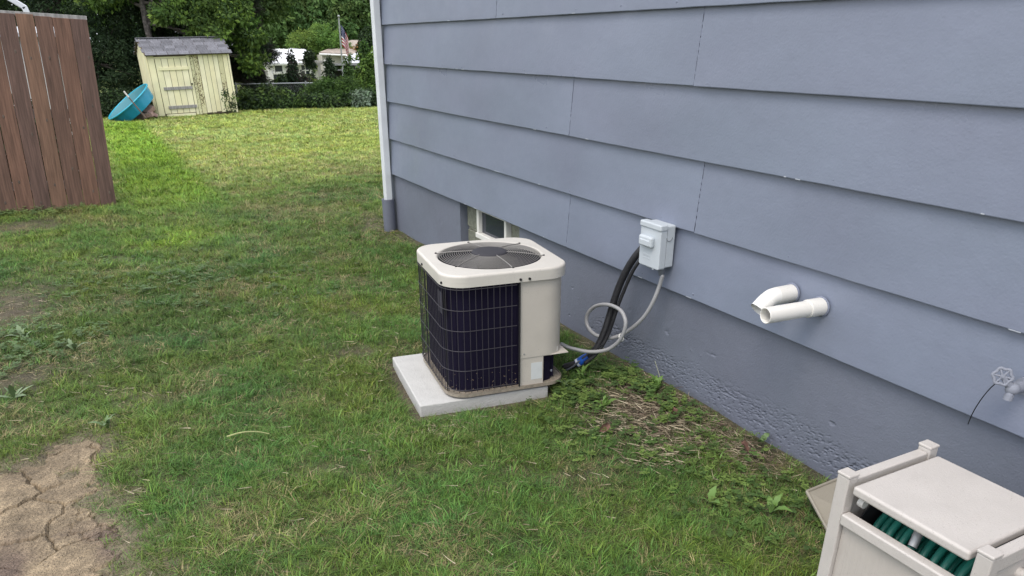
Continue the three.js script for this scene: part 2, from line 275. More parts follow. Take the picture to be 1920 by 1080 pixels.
{ // the cracked clay
  const r = RNG(55), X0 = -1.75, X1 = 0.02, Z0 = -3.62, Z1 = -1.7, nx = 360, nq = 390, cells = [];
  for (let i = -1; i < 9; i++) for (let j = -1; j < 9; j++) cells.push([X0 + (i + r()) * 0.25, Z0 + (j + r()) * 0.25, r()]);
  const small = []; for (let i = 0; i < 24; i++) for (let j = 0; j < 24; j++) small.push([X0 + (i + r()) * 0.082, Z0 + (j + r()) * 0.082, r()]);
  const edge = (list, x, z) => { let a = 9, b = 9, id = 0; for (const c of list) { const q = Math.hypot(c[0] - x, c[1] - z); if (q < a) { b = a; a = q; id = c[2]; } else if (q < b) b = q; } return [b - a, id]; };
  const f = (x, z) => {
    const wx = x + 0.05 * nz(x * 6, z * 6, 1) + 0.014 * nz(x * 24, z * 24, 2), wz = z + 0.05 * nz(x * 6, z * 6, 5) + 0.014 * nz(x * 24, z * 24, 6);
    const [e, id] = edge(cells, wx, wz), w = 0.004 + 0.012 * (0.5 + nz(x * 4, z * 4, 8)), b = inDirt(x, z);
    let crack = (1 - S(w * 0.2, w, e)) * S(-0.22, 0.08, nz(x * 5, z * 5, 19)), chip = 0;
    if (b > -0.1) { const near = small.filter((c) => Math.abs(c[0] - wx) < 0.2 && Math.abs(c[1] - wz) < 0.2); const [e2, id2] = edge(near, wx, wz); const on = S(0.58, 0.66, 0.5 + fbm(x * 3, z * 3, 31, 2)); crack = Math.max(crack, 0.5 * on * (1 - S(0.002, 0.006, e2))); chip = 0.004 * (id2 - 0.5) * on; }
    return { y: gy(x, z) + 0.028 * S(-0.12, 0.03, b) - 0.03 * S(-0.02, -0.12, b) - 0.02 * (1 - S(-0.14, -0.05, b)) - 0.022 * crack + 0.006 * (id - 0.5) + chip + 0.006 * fbm(x * 9, z * 9, 2, 4) + 0.003 * nz(x * 45, z * 45, 3), id, crack };
  };
  const g = grid(nx, nq, (u, v) => { const x = lerp(X0, X1, u), z = lerp(Z1, Z0, v), q = f(x, z); return [x, q.y, z, x, -z]; }, ([x, , z]) => {
    const n = 0.5 + fbm(x * 3.2, z * 3.2, 40, 4), m = 0.5 + fbm(x * 14, z * 14, 41, 3), red = S(0.46, 0.66, 0.5 + fbm(x * 2.1, z * 2.1, 44, 3)) * S(2.95, 2.6, -z);
    const a = [lerp(0.27, 0.45, n), lerp(0.205, 0.345, n), lerp(0.135, 0.225, n)].map((q) => q * (0.66 + 0.6 * m) * (0.86 + 0.28 * (0.5 + nz(x * 60, z * 60, 9))));
    return a.map((q, k) => lerp(q, [0.19, 0.135, 0.105][k] * (0.8 + 0.5 * m), red));
  });
  struct('dirt_patch', g, mat.clay, 'bare tan clay split by drying cracks at the lawn edge');
}

// ------------------------------------------------------------------ the house
const house = thing('house', 'blue grey house wall of wide lapped siding above a painted foundation', 'house', [0, 0, 0]);
const ROW = [0.5245, 0.83, 1.1405, 1.4417, 1.745, 2.05, 2.355, 2.66, 2.965], JOINT = [[-3.655, 0.0], [-2.575, 1.08], [-3.66, 0.0], [-2.672, 0.98], [-4.54, -0.9], [-2.67, 0.98], [-3.66, 0.0], [-2.6, 1.1]];
const ZC = -6.85, ZE = 4.0;
function sidingBoard(z0, z1, y0, y1, seed, flip) {
  const L = z1 - z0, n = Math.max(2, Math.round(L / 0.07)), xb = WX, xt = WX + 0.024, top = y1 + 0.022;
  const wob = (z) => 0.0024 * nz(z * 1.3, seed * 3.7) + 0.0014 * nz(z * 6, seed * 1.9), wy = (z) => 0.0034 * nz(z * 0.9, seed * 5.3, 2) + 0.0018 * nz(z * 5, seed, 7);
  const ys = [0, 0.0012, 0.004, 0.03, 0.1, 0.2, 1], prof = (z, k) => {
    if (k === 0) return [xb + 0.0022 + wob(z), y0 + wy(z)];
    if (k < 3) return [xb + [0, 0.0005, 0][k] + wob(z), y0 + ys[k] + wy(z)];
    const t = k === 6 ? 1 : ys[k] / 0.33, y = k === 6 ? top : y0 + ys[k]; return [lerp(xb, xt, t) + wob(z) * (1 - t) - 0.0016 * nz(z * 0.8, y * 3, seed), y + wy(z) * (1 - t)];
  };
  const jag = (z, y) => z === z0 || z === z1 ? 0.0022 * nz(y * 60, seed * 9, z) : 0;
  const front = grid(n, 6, (u, v) => { const z = u === 0 ? z0 : u === 1 ? z1 : z0 + L * u, k = Math.round(v * 6), p = prof(z, k); return [p[0], p[1], z + jag(z, p[1]), z + seed * 0.37, p[1]]; });
  const under = grid(n, 1, (u, v) => { const z = z0 + L * u, p = prof(z, 0); return v ? [p[0], p[1], z, z, 0] : [xb + 0.0195, p[1], z, z, 0.01]; });
  const end = (z) => grid(1, 6, (u, v) => { const p = prof(z, Math.round(v * 6)); return u ? [p[0], p[1], z + jag(z, p[1]), 0, p[1]] : [Math.max(p[0] + 0.002, xb + 0.0195), p[1], z, 0.01, p[1]]; });
  return [front, under, end(z0), end(z1)];
}
let seedB = 1;
for (let r = 0; r < 8; r++) {
  const cuts = [ZC, ...JOINT[r], ZE];
  for (let k = 0; k < cuts.length - 1; k++) {
    const g0 = k ? 0.0024 : 0, g1 = k < cuts.length - 2 ? 0.0024 : 0;
    mk('siding_panel', sidingBoard(cuts[k] + g0, cuts[k + 1] - g1, ROW[r], ROW[r + 1], seedB++), mat.siding[seedB % 3], house, { uv: true });
  }
  for (const j of JOINT[r]) {                                    // crumbling filler in the joint
    const gs = []; const h = ROW[r + 1] - ROW[r]; for (let q = 0; q < 16; q++) { const t = (q + R(0.1, 0.9)) / 16, y = ROW[r] + t * h, w = R(0.0035, 0.0065); if (rnd() < 0.5) gs.push(bx(0.006, h / 16 * R(0.5, 1.25), w, lerp(WX, WX + 0.024, t) + R(0.0012, 0.0036), y, j + R(-0.0012, 0.0012), 0)); }
    tag(mk('joint_filler', gs, mat.caulk, house), null, null, null, 'stuff');
  }
  if (r < 6) {
    const ch = []; for (let k = 0; k < 7; k++) ch.push(bx(0.0012, R(0.0015, 0.004), R(0.008, 0.045), WX - 0.0005, ROW[r] + R(0.002, 0.005), R(-5.5, -0.4), 0)); tag(mk('paint_chip', ch, mat.chip, house), null, null, null, 'stuff');
    const gs = []; for (let z = -6.6 + 0.13 * r; z < 0; z += 0.406) { const g = new THREE.SphereGeometry(R(0.0035, 0.0055), 8, 5); g.scale(0.5, 1, 1); if (rnd() < 0.6) continue; g.translate(WX + 0.0016, ROW[r] + 0.024 + R(-0.004, 0.004), z + R(-0.02, 0.02)); gs.push(g); }
    tag(mk('nail_head', gs, mat.siding[r % 3], house), null, null, null, 'stuff');
  }
}
for (let r = 0; r < 8; r++) {                                    // end wall, seen only where its courses stand proud of the corner
  const g = sidingBoard(0, 5.5, ROW[r], ROW[r + 1], 70 + r); g.forEach((q) => { const p = q.attributes.position; for (let i = 0; i < p.count; i++) { const x = p.getX(i), z = p.getZ(i); p.setXYZ(i, WX + 0.004 + z, p.getY(i), ZC - 0.03 + (x - WX)); } q.computeVertexNormals(); });
  mk('siding_panel', g, mat.siding[r % 3], house, { uv: true });
}
const WZ0 = -5.235, WZ1 = -4.285, WY0 = 0.08, WTOP = 0.535;      // opening of the basement window
{
  const FX = WX + 0.031;
  mk('wall_core', [bx(0.3, 2.5, ZE - ZC - 0.06, WX + 0.031 + 0.15, 0.535 + 1.25, (ZE + ZC) / 2 + 0.02), bx(5.4, 2.5, 0.2, WX + 2.9, 1.785, ZC + 0.13)], mat.trimGrey, house);
  // foundation face with its spalled band, real relief
  const pit = (z, y) => {
    const band = S(1.0, 1.5, -z) * (1 - S(3.0, 3.6, -z)) * (S(0.03, 0.07, y) * (1 - S(0.13, 0.24, y + 0.06 * nz(z * 2.3, 4))));
    const p = fbm(z * 30, y * 115, 3, 3), q = fbm(z * 60, y * 150, 8, 2); let h = 0.0016 * fbm(z * 3, y * 4, 2, 3);
    h += band * (-0.0055 * S(0.18, 0.26, p + 0.16 * nz(z * 3.5, y * 9, 5)) - 0.0035 * S(0.12, 0.22, q + 0.1 * nz(z * 5, y * 8, 15)));
    h -= 0.004 * S(0.42, 0.52, fbm(z * 9, y * 22, 14, 3) + 0.08); h += 0.0015 * S(0.30, 0.4, fbm(z * 30, y * 40, 17, 2));
    return h;
  };
  const face = (z0, z1, y0, y1, c) => grid(Math.max(1, Math.round((z1 - z0) / c)), Math.round((y1 - y0) / c), (u, v) => { const z = lerp(z0, z1, u), y = lerp(y0, y1, v); return [FX - pit(z, y), y, z, z, y]; });
  mk('foundation', [face(-4.0, -0.3, -0.15, 0.0, 0.02), face(-4.0, -0.3, 0.0, 0.30, 0.0038), face(-4.0, -0.3, 0.30, 0.55, 0.012), face(-0.3, ZE, -0.15, 0.55, 0.1), face(WZ1, -4.0, -0.15, 0.55, 0.02), face(ZC + 0.01, WZ0, -0.15, 0.55, 0.02), face(WZ0, WZ1, -0.15, WY0, 0.03),
    bx(0.16, 0.7, 0.02, FX + 0.081, 0.2, WZ0 - 0.010), bx(0.16, 0.7, 0.02, FX + 0.081, 0.2, WZ1 + 0.010), bx(0.16, 0.03, WZ1 - WZ0, FX + 0.084, WY0 - 0.016, (WZ0 + WZ1) / 2),
    bx(5.3, 0.7, 0.2, FX + 2.7, 0.2, ZC + 0.12)], mat.parging, house, { uv: true });
  // basement window
  const win = new THREE.Group(); win.name = 'basement_window'; house.add(win);
  const bxp = FX + 0.055, bw = 0.205, zs = [WZ0 + 0.012, WZ0 + 0.012 + bw];
  mk('mortar_bed', [bx(0.05, WTOP - WY0, WZ1 - WZ0 - 0.004, bxp + 0.045, (WTOP + WY0) / 2, (WZ0 + WZ1) / 2)], mat.mortar, win);
  const block = (z, y, w, h) => { const g = [bx(0.05, h - 0.014, w - 0.014, bxp + 0.022, y, z, 0.006)]; mk('glass_block', g, mat.block, win); };
  const vz0 = WZ0 + 0.255, vz1 = WZ1 - 0.225, top = WTOP - 0.005, h = 0.205;
  block(WZ0 + 0.13, top - h / 2, 0.24, h); block(WZ1 - 0.115, top - h / 2, 0.21, h);
  for (let k = 0; k < 4; k++) block(WZ0 + 0.13 + 0.231 * k, top - h * 1.5 - 0.008, 0.225, h);
  const fz = (vz0 + vz1) / 2, fw = vz1 - vz0, fy = top - 0.115, fh = 0.225;
  mk('vent_frame', [bx(0.07, 0.03, fw, bxp - 0.005, fy + fh / 2 - 0.013, fz, 0.004), bx(0.078, 0.036, fw + 0.004, bxp - 0.009, fy - fh / 2 + 0.014, fz, 0.004), bx(0.068, fh - 0.06, 0.034, bxp - 0.004, fy + 0.002, vz0 + 0.017, 0.004), bx(0.068, fh - 0.06, 0.03, bxp - 0.004, fy + 0.002, vz1 - 0.015, 0.004)], mat.whiteVinyl, win);
  mk('pane', bx(0.004, fh - 0.064, fw - 0.066, bxp - 0.006, fy + 0.002, fz), mat.glassDark, win);
  // roof, out of the frame above
  mk('soffit', bx(0.62, 0.02, ZE - ZC + 0.6, WX - 0.02, 3.0, (ZE + ZC) / 2), mat.white, house);
  mk('gutter', bx(0.11, 0.11, ZE - ZC + 0.6, WX - 0.39, 3.05, (ZE + ZC) / 2, 0.02), mat.whiteMetal, house);
  mk('roof', [bx(3.3, 0.04, ZE - ZC + 0.62, WX + 1.22, 3.62, (ZE + ZC) / 2, 0, [0, 0, 0.36]), bx(3.0, 0.04, ZE - ZC + 0.62, WX + 4.16, 3.62, (ZE + ZC) / 2, 0, [0, 0, -0.40])], mat.shingle[0], house);
}
{ // downspout running into a painted drain tile
  const t = thing('downspout', 'white metal downspout at the far corner of the blue grey house', 'downspout', [2.254, 0, -6.71]);
  const sh = new THREE.Shape(), w = 0.030, d = 0.040, r = 0.008; sh.moveTo(-w + r, -d); sh.lineTo(w - r, -d); sh.quadraticCurveTo(w, -d, w, -d + r);
  for (const [a, b] of [[-0.018, -0.010], [0.010, 0.018]]) { sh.lineTo(w, a); sh.lineTo(w - 0.004, (a + b) / 2); sh.lineTo(w, b); }
  sh.lineTo(w, d - r); sh.quadraticCurveTo(w, d, w - r, d);
  for (const x of [0.012, -0.012]) { sh.lineTo(x + 0.005, d); sh.lineTo(x, d - 0.004); sh.lineTo(x - 0.005, d); }
  sh.lineTo(-w + r, d); sh.quadraticCurveTo(-w, d, -w, d - r); for (const [a, b] of [[0.018, 0.010], [-0.010, -0.018]]) { sh.lineTo(-w, a); sh.lineTo(-w + 0.004, (a + b) / 2); sh.lineTo(-w, b); } sh.lineTo(-w, -d + r); sh.quadraticCurveTo(-w, -d, -w + r, -d);
  const g = new THREE.ExtrudeGeometry(sh, { depth: 2.72, bevelEnabled: false, curveSegments: 4 }); g.rotateX(-Math.PI / 2); g.translate(0, 0.26, 0); mk('pipe', g, mat.whiteMetal, t);
  const pts = [[0.049, -0.25], [0.056, -0.25], [0.057, 0.285], [0.058, 0.29], [0.058, 0.297], [0.054, 0.3], [0.050, 0.298], [0.049, 0.05]].map((p) => new THREE.Vector2(...p));
  const tile = mk('drain_tile', new THREE.LatheGeometry(pts, 28), mat.wallPaint, scene); tile.position.set(2.254, 0, -6.71); tile.rotation.z = 0.01;
  tag(tile, 'upright grey painted drain pipe that takes the foot of the downspout', 'drain pipe');
}

// ------------------------------------------------------------------ slab and air conditioner
const YAC = -0.139;
{
  const r = RNG(8), sl = new RoundedBoxGeometry(0.655, 0.11, 0.645, 3, 0.007); const p = sl.attributes.position; for (let i = 0; i < p.count; i++) p.setY(i, p.getY(i) + 0.0012 * nz(p.getX(i) * 9, p.getZ(i) * 9));
  const m = mk('concrete_slab', sl, mat.concrete, scene); m.position.set(1.463, -0.005, -3.272); m.rotation.set(0.0, YAC, 0.0);
  tag(m, 'pale square concrete slab on the lawn under the air conditioner', 'concrete slab');
}
const AC = thing('air_conditioner', 'beige outdoor air conditioner with dark wire caged coil on a concrete slab', 'air conditioner', [1.58, 0.052, -3.23], YAC);
{
  const A = 0.307, RC = 0.105;
  const path = (a, r, n = 10) => { const o = []; const q = a - r;   // counter-clockwise seen from above, from the middle of the front (+z) to the right
    const add = (x, z, nx, nz_) => o.push({ x, z, nx, nz: nz_ });
    const corner = (cx, cz, a0) => { for (let i = 0; i <= n; i++) { const t = a0 - Math.PI / 2 * i / n; add(cx + r * Math.cos(t), cz + r * Math.sin(t), Math.cos(t), Math.sin(t)); } };
    corner(q, q, Math.PI / 2); corner(q, -q, 0); corner(-q, -q, -Math.PI / 2); corner(-q, q, -Math.PI); o.push(o[0]); let s = 0; o.forEach((p, i) => { if (i) s += Math.hypot(p.x - o[i - 1].x, p.z - o[i - 1].z); p = o[i]; o[i] = { ...p, s }; }); return o; };
  const point = (pth, s) => { const T = pth[pth.length - 1].s; s = ((s % T) + T) % T; let i = 1; while (pth[i].s < s) i++; const a = pth[i - 1], b = pth[i], t = (s - a.s) / Math.max(1e-9, b.s - a.s); return { x: lerp(a.x, b.x, t), z: lerp(a.z, b.z, t), nx: lerp(a.nx, b.nx, t), nz: lerp(a.nz, b.nz, t) }; };
  const sweep = (a, r, s0, s1, y0, y1, th, dz = 0) => { const p = path(a, r), n = Math.max(8, Math.round((s1 - s0) / 0.02)); const q = (s, o, y) => { const k = point(p, s); return [k.x - k.nx * o, y, k.z - k.nz * o + dz, s, y]; };
    const f = (o) => grid(n, 1, (u, v) => q(lerp(s0, s1, u), o, v ? y1 : y0)), e = (y) => grid(n, 1, (u, v) => q(lerp(s0, s1, u), v ? th : 0, y)), c = (s) => grid(1, 1, (u, v) => q(s, u ? th : 0, v ? y1 : y0));
    return [f(0), f(th), e(y0), e(y1), c(s0), c(s1)]; };
  const pA = path(A - 0.01, RC), T = pA[pA.length - 1].s, qs = A - 0.01 - RC;   // s = 0 where the front's right curve begins
  const sSeam = -(qs - 0.055), sRear = RC * Math.PI / 2 + qs * 2 + RC * Math.PI / 2 + 0.06;
  const H = 0.612;
  // base tray with a rolled lip
  const rr = (a, r) => { const s = new THREE.Shape(), q = a - r; s.moveTo(-q, -a); s.lineTo(q, -a); s.absarc(q, -q, r, -Math.PI / 2, 0); s.lineTo(a, q); s.absarc(q, q, r, 0, Math.PI / 2); s.lineTo(-q, a); s.absarc(-q, q, r, Math.PI / 2, Math.PI); s.lineTo(-a, -q); s.absarc(-q, -q, r, Math.PI, Math.PI * 1.5); return s; };
  const ext = (s, d, b, y, seg = 12) => { const g = new THREE.ExtrudeGeometry(s, { depth: d, bevelEnabled: b > 0, bevelSize: b, bevelThickness: b, bevelSegments: 4, curveSegments: seg }); g.rotateX(-Math.PI / 2); g.translate(0, y, 0); return g; };
  mk('base_pan', [ext(rr(A - 0.006, RC), 0.008, 0.003, 0.011), ...sweep(A, RC, 0, path(A, RC).at(-1).s, 0.009, 0.026, 0.003)], mat.pan, AC); for (const [x, z] of [[-0.2, 0.2], [0.2, 0.2], [-0.2, -0.2], [0.2, -0.2]]) mk('foot', bx(0.06, 0.012, 0.06, x, 0.005, z, 0.003), mat.dark, AC);
  // coil behind the guard
  mk('coil', [...sweep(A - 0.034, RC - 0.02, sRear - 0.1, T + sSeam + 0.02, 0.02, 0.565, 0.03), bx(0.5, 0.52, 0.5, 0, 0.29, 0)], mat.coil, AC, { uv: true });
  // beige service panel: front right and right side, with the cut-away at its foot
  mk('service_panel', sweep(A - 0.010, RC, sSeam, sRear, 0.168, 0.566, 0.006), mat.beige, AC, { uv: true });
  mk('service_panel', sweep(A - 0.013, RC, sSeam, sSeam + 0.125, 0.020, 0.1665, 0.006), mat.beige, AC, { uv: true });
  mk('valve_recess', [bx(0.004, 0.15, 0.17, 0.172, 0.095, 0.205), bx(0.14, 0.15, 0.004, 0.235, 0.095, 0.12), bx(0.15, 0.003, 0.19, 0.235, 0.167, 0.2)], mat.beige, AC);
  mk('label_sticker', bx(0.058, 0.088, 0.0008, 0.142, 0.092, A - 0.0122, 0), mat.sticker, AC);
  // edge post where panel meets guard, and posts in the guard
  for (const [s, w] of [[sSeam - 0.006, 0.009], [sSeam - 0.372, 0.006], [sSeam - 0.70, 0.007]]) { const k = point(pA, s); mk('corner_post', cyl(w / 2, w / 2, [k.x + k.nx * 0.006, 0.02, k.z + k.nz * 0.006], [k.x + k.nx * 0.006, 0.565, k.z + k.nz * 0.006], 8), mat.dark, AC); }
  // wire guard
  const pW = path(A + 0.002, RC + 0.008), TW = pW[pW.length - 1].s, wire = (pts, r) => tube(pts, r, pts.length * 2, 6, false);
  const s0 = TW - (qs - 0.055) * 1.0 - 0.01, s1 = sRear + 0.06;
  const vert = new THREE.CylinderGeometry(0.0017, 0.0017, 0.53, 6);
  for (let s = s1; s < s0 - 0.012; s += 0.0292) { const k = point(pW, s); const m = share('guard_wire', vert, mat.wire, AC); m.position.set(k.x, 0.298, k.z); }
  for (let q = 0; q < 6; q++) { const y = 0.048 + q * 0.0995, pts = []; for (let s = s1; s <= s0; s += 0.02) { const k = point(pW, s); pts.push([k.x + k.nx * 0.003, y, k.z + k.nz * 0.003]); } mk('guard_wire', wire(pts, 0.0019), mat.wire, AC); }
  { const k0 = point(pW, sSeam - 0.50 + TW - T), k1 = point(pW, sSeam - 0.60 + TW - T); mk('rating_plate', bx(0.0012, 0.105, 0.088, (k0.x + k1.x) / 2 + 0.012, 0.455, (k0.z + k1.z) / 2 + 0.0), mat.cap, AC); }
  // top cap with the fan opening
  const FR = 0.247; const cap = rr(A - 0.006, RC); const hole = new THREE.Path(); hole.absarc(0.004, 0.004, FR + 0.018, 0, Math.PI * 2, true); cap.holes.push(hole);
  const capG = new THREE.ExtrudeGeometry(cap, { depth: 0.022, bevelEnabled: true, bevelSize: 0.012, bevelThickness: 0.012, bevelSegments: 5, curveSegments: 40 }); capG.rotateX(-Math.PI / 2); capG.translate(0, 0.562 + 0.016, 0);
  mk('top_cover', [capG, ...sweep(A + 0.0062, RC + 0.0122, 0, path(A + 0.0062, RC + 0.0122).at(-1).s, 0.556, 0.590, 0.004)], mat.cream, AC);
  const cxz = [0.004, -0.004];
  mk('fan_shroud', [(() => { const g = new THREE.CylinderGeometry(FR + 0.005, FR + 0.005, 0.12, 48, 1, true); g.translate(cxz[0], 0.53, cxz[1]); return g; })()], M({ color: rgb(0.03, 0.03, 0.035), roughness: 0.7, side: THREE.DoubleSide }), AC);
  { const gs = []; for (let k = 0; k < 4; k++) { const b = grid(8, 4, (u, v) => { const r = lerp(0.05, 0.215, u), a = lerp(-0.55, 0.55, v) * (0.6 + 0.5 * u); return [r * Math.cos(a), -0.05 * (v - 0.5) * (1.1 - 0.5 * u), r * Math.sin(a)]; }); const c = b.clone(); c.index.array.reverse(); b.rotateY(k * Math.PI / 2 + 0.3); b.translate(cxz[0], 0.545, cxz[1]); gs.push(b); } gs.push(cyl(0.06, 0.06, [cxz[0], 0.5, cxz[1]], [cxz[0], 0.57, cxz[1]])); mk('fan', gs, mat.fan, AC); }
  for (let k = 0; k < 15; k++) { const r = lerp(0.097, FR, k / 14), y = 0.627 - 0.015 * Math.pow(r / FR, 2.4); const g = new THREE.TorusGeometry(r, 0.0014, 6, 80); g.rotateX(Math.PI / 2); g.translate(cxz[0], y, cxz[1]); mk('grille_ring', g, mat.wireGrey, AC); }
  for (let k = 0; k < 6; k++) { const a = k * Math.PI / 3 + 0.42, pts = []; for (let i = 0; i <= 10; i++) { const r = lerp(0.06, FR + 0.018, i / 10); pts.push([cxz[0] + r * Math.cos(a), 0.6293 - 0.015 * Math.pow(Math.min(r, FR) / FR, 2.4) - (r > FR ? 0.002 : 0), cxz[1] + r * Math.sin(a)]); } mk('grille_spoke', tube(pts, 0.0024, 20, 6), mat.wireGrey, AC);
    mk('screw', cyl(0.0065, 0.005, [cxz[0] + (FR + 0.019) * Math.cos(a), 0.610, cxz[1] + (FR + 0.019) * Math.sin(a)], [cxz[0] + (FR + 0.019) * Math.cos(a), 0.6165, cxz[1] + (FR + 0.019) * Math.sin(a)], 10), mat.fan, AC); }
  { const g = new THREE.LatheGeometry([[0, 0.635], [0.06, 0.6345], [0.080, 0.632], [0.089, 0.627], [0.089, 0.617]].map((p) => new THREE.Vector2(...p)), 40); g.translate(cxz[0], 0, cxz[1]); const m = g.clone(); mk('fan_cap', m, M({ color: rgb(0.03, 0.029, 0.037), roughness: 0.8, side: THREE.DoubleSide }), AC); }
  for (const s of [sSeam - 0.006, sSeam + 0.038, sSeam - 0.372, sSeam - 0.70]) { const k = point(pA, s); mk('screw', cyl(0.0062, 0.0062, [k.x + k.nx * 0.015, 0.569, k.z + k.nz * 0.015], [k.x + k.nx * 0.0215, 0.569, k.z + k.nz * 0.0215], 10), mat.dark, AC); }
  { const k = point(pA, sSeam + 0.02); mk('screw', cyl(0.004, 0.004, [k.x, 0.19, k.z], [k.x, 0.19, k.z + 0.003], 10), mat.galv, AC); }
  { const k = point(pA, sSeam + 0.21); mk('paint_scrape', bx(0.012, 0.022, 0.001, k.x + k.nx * 0.0006, 0.185, k.z + k.nz * 0.0006, 0, [0, Math.atan2(k.nx, k.nz), 0]), mat.whiteVinyl, AC); }
  // service valves in the recess
  mk('service_valve', [cyl(0.013, 0.013, [0.19, 0.06, 0.23], [0.245, 0.06, 0.24], 12), cyl(0.009, 0.009, [0.225, 0.045, 0.235], [0.225, 0.105, 0.235], 12), cyl(0.013, 0.013, [0.225, 0.1, 0.235], [0.225, 0.118, 0.235], 6), cyl(0.010, 0.010, [0.19, 0.115, 0.2], [0.25, 0.115, 0.21], 12), cyl(0.011, 0.011, [0.235, 0.115, 0.205], [0.235, 0.15, 0.205], 6)], mat.bib, AC);
  // bits of mown grass and seed caught at the foot of the guard
  const lit = []; for (let i = 0; i < 210; i++) { const s = lerp(TW * 0.55, s0, rnd()), k = point(pW, s), y = 0.03 + 0.10 * Math.pow(rnd(), 3); lit.push(bx(R(0.003, 0.010), R(0.0008, 0.002), 0.001, k.x + k.nx * R(-0.012, 0.001), y, k.z + k.nz * R(-0.012, 0.001), 0, [R(0, 3), R(0, 3), R(-1, 1)])); }
  tag(mk('caught_litter', lit, M({ color: rgb(0.28, 0.22, 0.15), roughness: 1 }), AC), null, null, null, 'stuff');
}
const acW = (x, y, z) => V(x, y, z).applyEuler(new THREE.Euler(0, YAC, 0)).add(V(1.58, 0.052, -3.23));

// ------------------------------------------------------------------ disconnect box, whip, line set
{
  const t = thing('disconnect_box', 'pale grey electrical disconnect box with pull handle on the siding', 'electrical box', [WX, 0.74, -2.775]);
  const sh = new THREE.Shape(), w = 0.073, h = 0.098, r = 0.007; sh.moveTo(-w + r, -h); sh.lineTo(w - r, -h); sh.quadraticCurveTo(w, -h, w, -h + r); sh.lineTo(w, h - r); sh.quadraticCurveTo(w, h, w - r, h); sh.lineTo(-w + r, h); sh.quadraticCurveTo(-w, h, -w, h - r); sh.lineTo(-w, -h + r); sh.quadraticCurveTo(-w, -h, -w + r, -h);
  const e = (s, d, b) => { const g = new THREE.ExtrudeGeometry(s, { depth: d, bevelEnabled: true, bevelSize: b, bevelThickness: b, bevelSegments: 3 }); g.rotateY(-Math.PI / 2); return g; };
  const back = e(sh, 0.040, 0.002); back.translate(-0.004, 0, 0); mk('case', back, mat.greyPlastic, t);
  const lid = e(sh, 0.030, 0.004); lid.translate(-0.052, -0.004, 0); mk('cover', lid, mat.greyPlastic, t);
  mk('hinge_hood', bx(0.044, 0.030, 0.162, -0.070, 0.092, 0, 0.008), mat.greyPlastic, t);
  mk('pull_handle', [bx(0.026, 0.052, 0.098, -0.096, 0.018, -0.014, 0.011), bx(0.012, 0.03, 0.074, -0.107, 0.012, -0.014, 0.006)], mat.greyPlastic, t);
  const raised = []; for (let q = 0; q < 2; q++) for (let k = 0; k < 5; k++) raised.push(bx(0.002, q ? 0.006 : 0.010, 0.008, -0.0865, -0.052 - q * 0.014, -0.042 + k * 0.011, 0.0008)); mk('raised_marks', raised, mat.greyPlastic, t);
  mk('latch_tab', bx(0.012, 0.012, 0.03, -0.066, -0.108, -0.02, 0.003), mat.greyPlastic, t); mk('latch_tab', bx(0.006, 0.02, 0.012, -0.08, -0.103, 0.03, 0.002), mat.greyPlastic, t);
  mk('seal_wire', [(() => { const g = new THREE.TorusGeometry(0.017, 0.0012, 6, 20, Math.PI); g.rotateZ(Math.PI); g.translate(-0.035, 0.045, 0.0775); return g; })()], mat.thinGrey, t);
  mk('conduit_fitting', [cyl(0.017, 0.017, [-0.04, -0.125, 0.048], [-0.04, -0.098, 0.048], 16), cyl(0.0135, 0.0155, [-0.04, -0.142, 0.048], [-0.04, -0.125, 0.048], 16)], mat.thinGrey, t);
}
// a point at pixel (px, py) that stands off the wall face by a given distance
function off(px, py, o) { const a = at(px, py, -1), t = (WX - o) / a.x; return V(a.x * t, EYE + (a.y - EYE) * t, a.z * t); }
{
  const rows = [[1053, 645, 0.36], [1065, 651, 0.34], [1080, 655, 0.31], [1100, 659, 0.27], [1122, 659, 0.23], [1142, 654, 0.20], [1160, 640, 0.18], [1170, 622, 0.17], [1173, 603, 0.165], [1166, 585, 0.16], [1150, 574, 0.16], [1130, 571, 0.165], [1112, 577, 0.17], [1101, 591, 0.18], [1100, 606, 0.185], [1109, 622, 0.185], [1124, 631, 0.175], [1142, 634, 0.15], [1160, 630, 0.125], [1178, 620, 0.105], [1195, 607, 0.09], [1212, 588, 0.075], [1226, 563, 0.06], [1236, 538, 0.045], [1242, 518, 0.042]];
  const pts = rows.map(([a, b, o]) => off(a, b, o));
  const t = thing('electrical_whip', 'grey flexible conduit with one loop between disconnect box and air conditioner', 'conduit');
  mk('conduit', tube(pts, 0.0098, 220, 12), mat.conduit, t);
  const k = off(1165, 633, 0.165); const tie = new THREE.TorusGeometry(0.016, 0.0026, 8, 20); tie.scale(1, 1.25, 1); tie.rotateY(0.5); tie.rotateZ(0.7); tie.translate(k.x, k.y, k.z); mk('cable_tie', tie, mat.whiteVinyl, t);
}
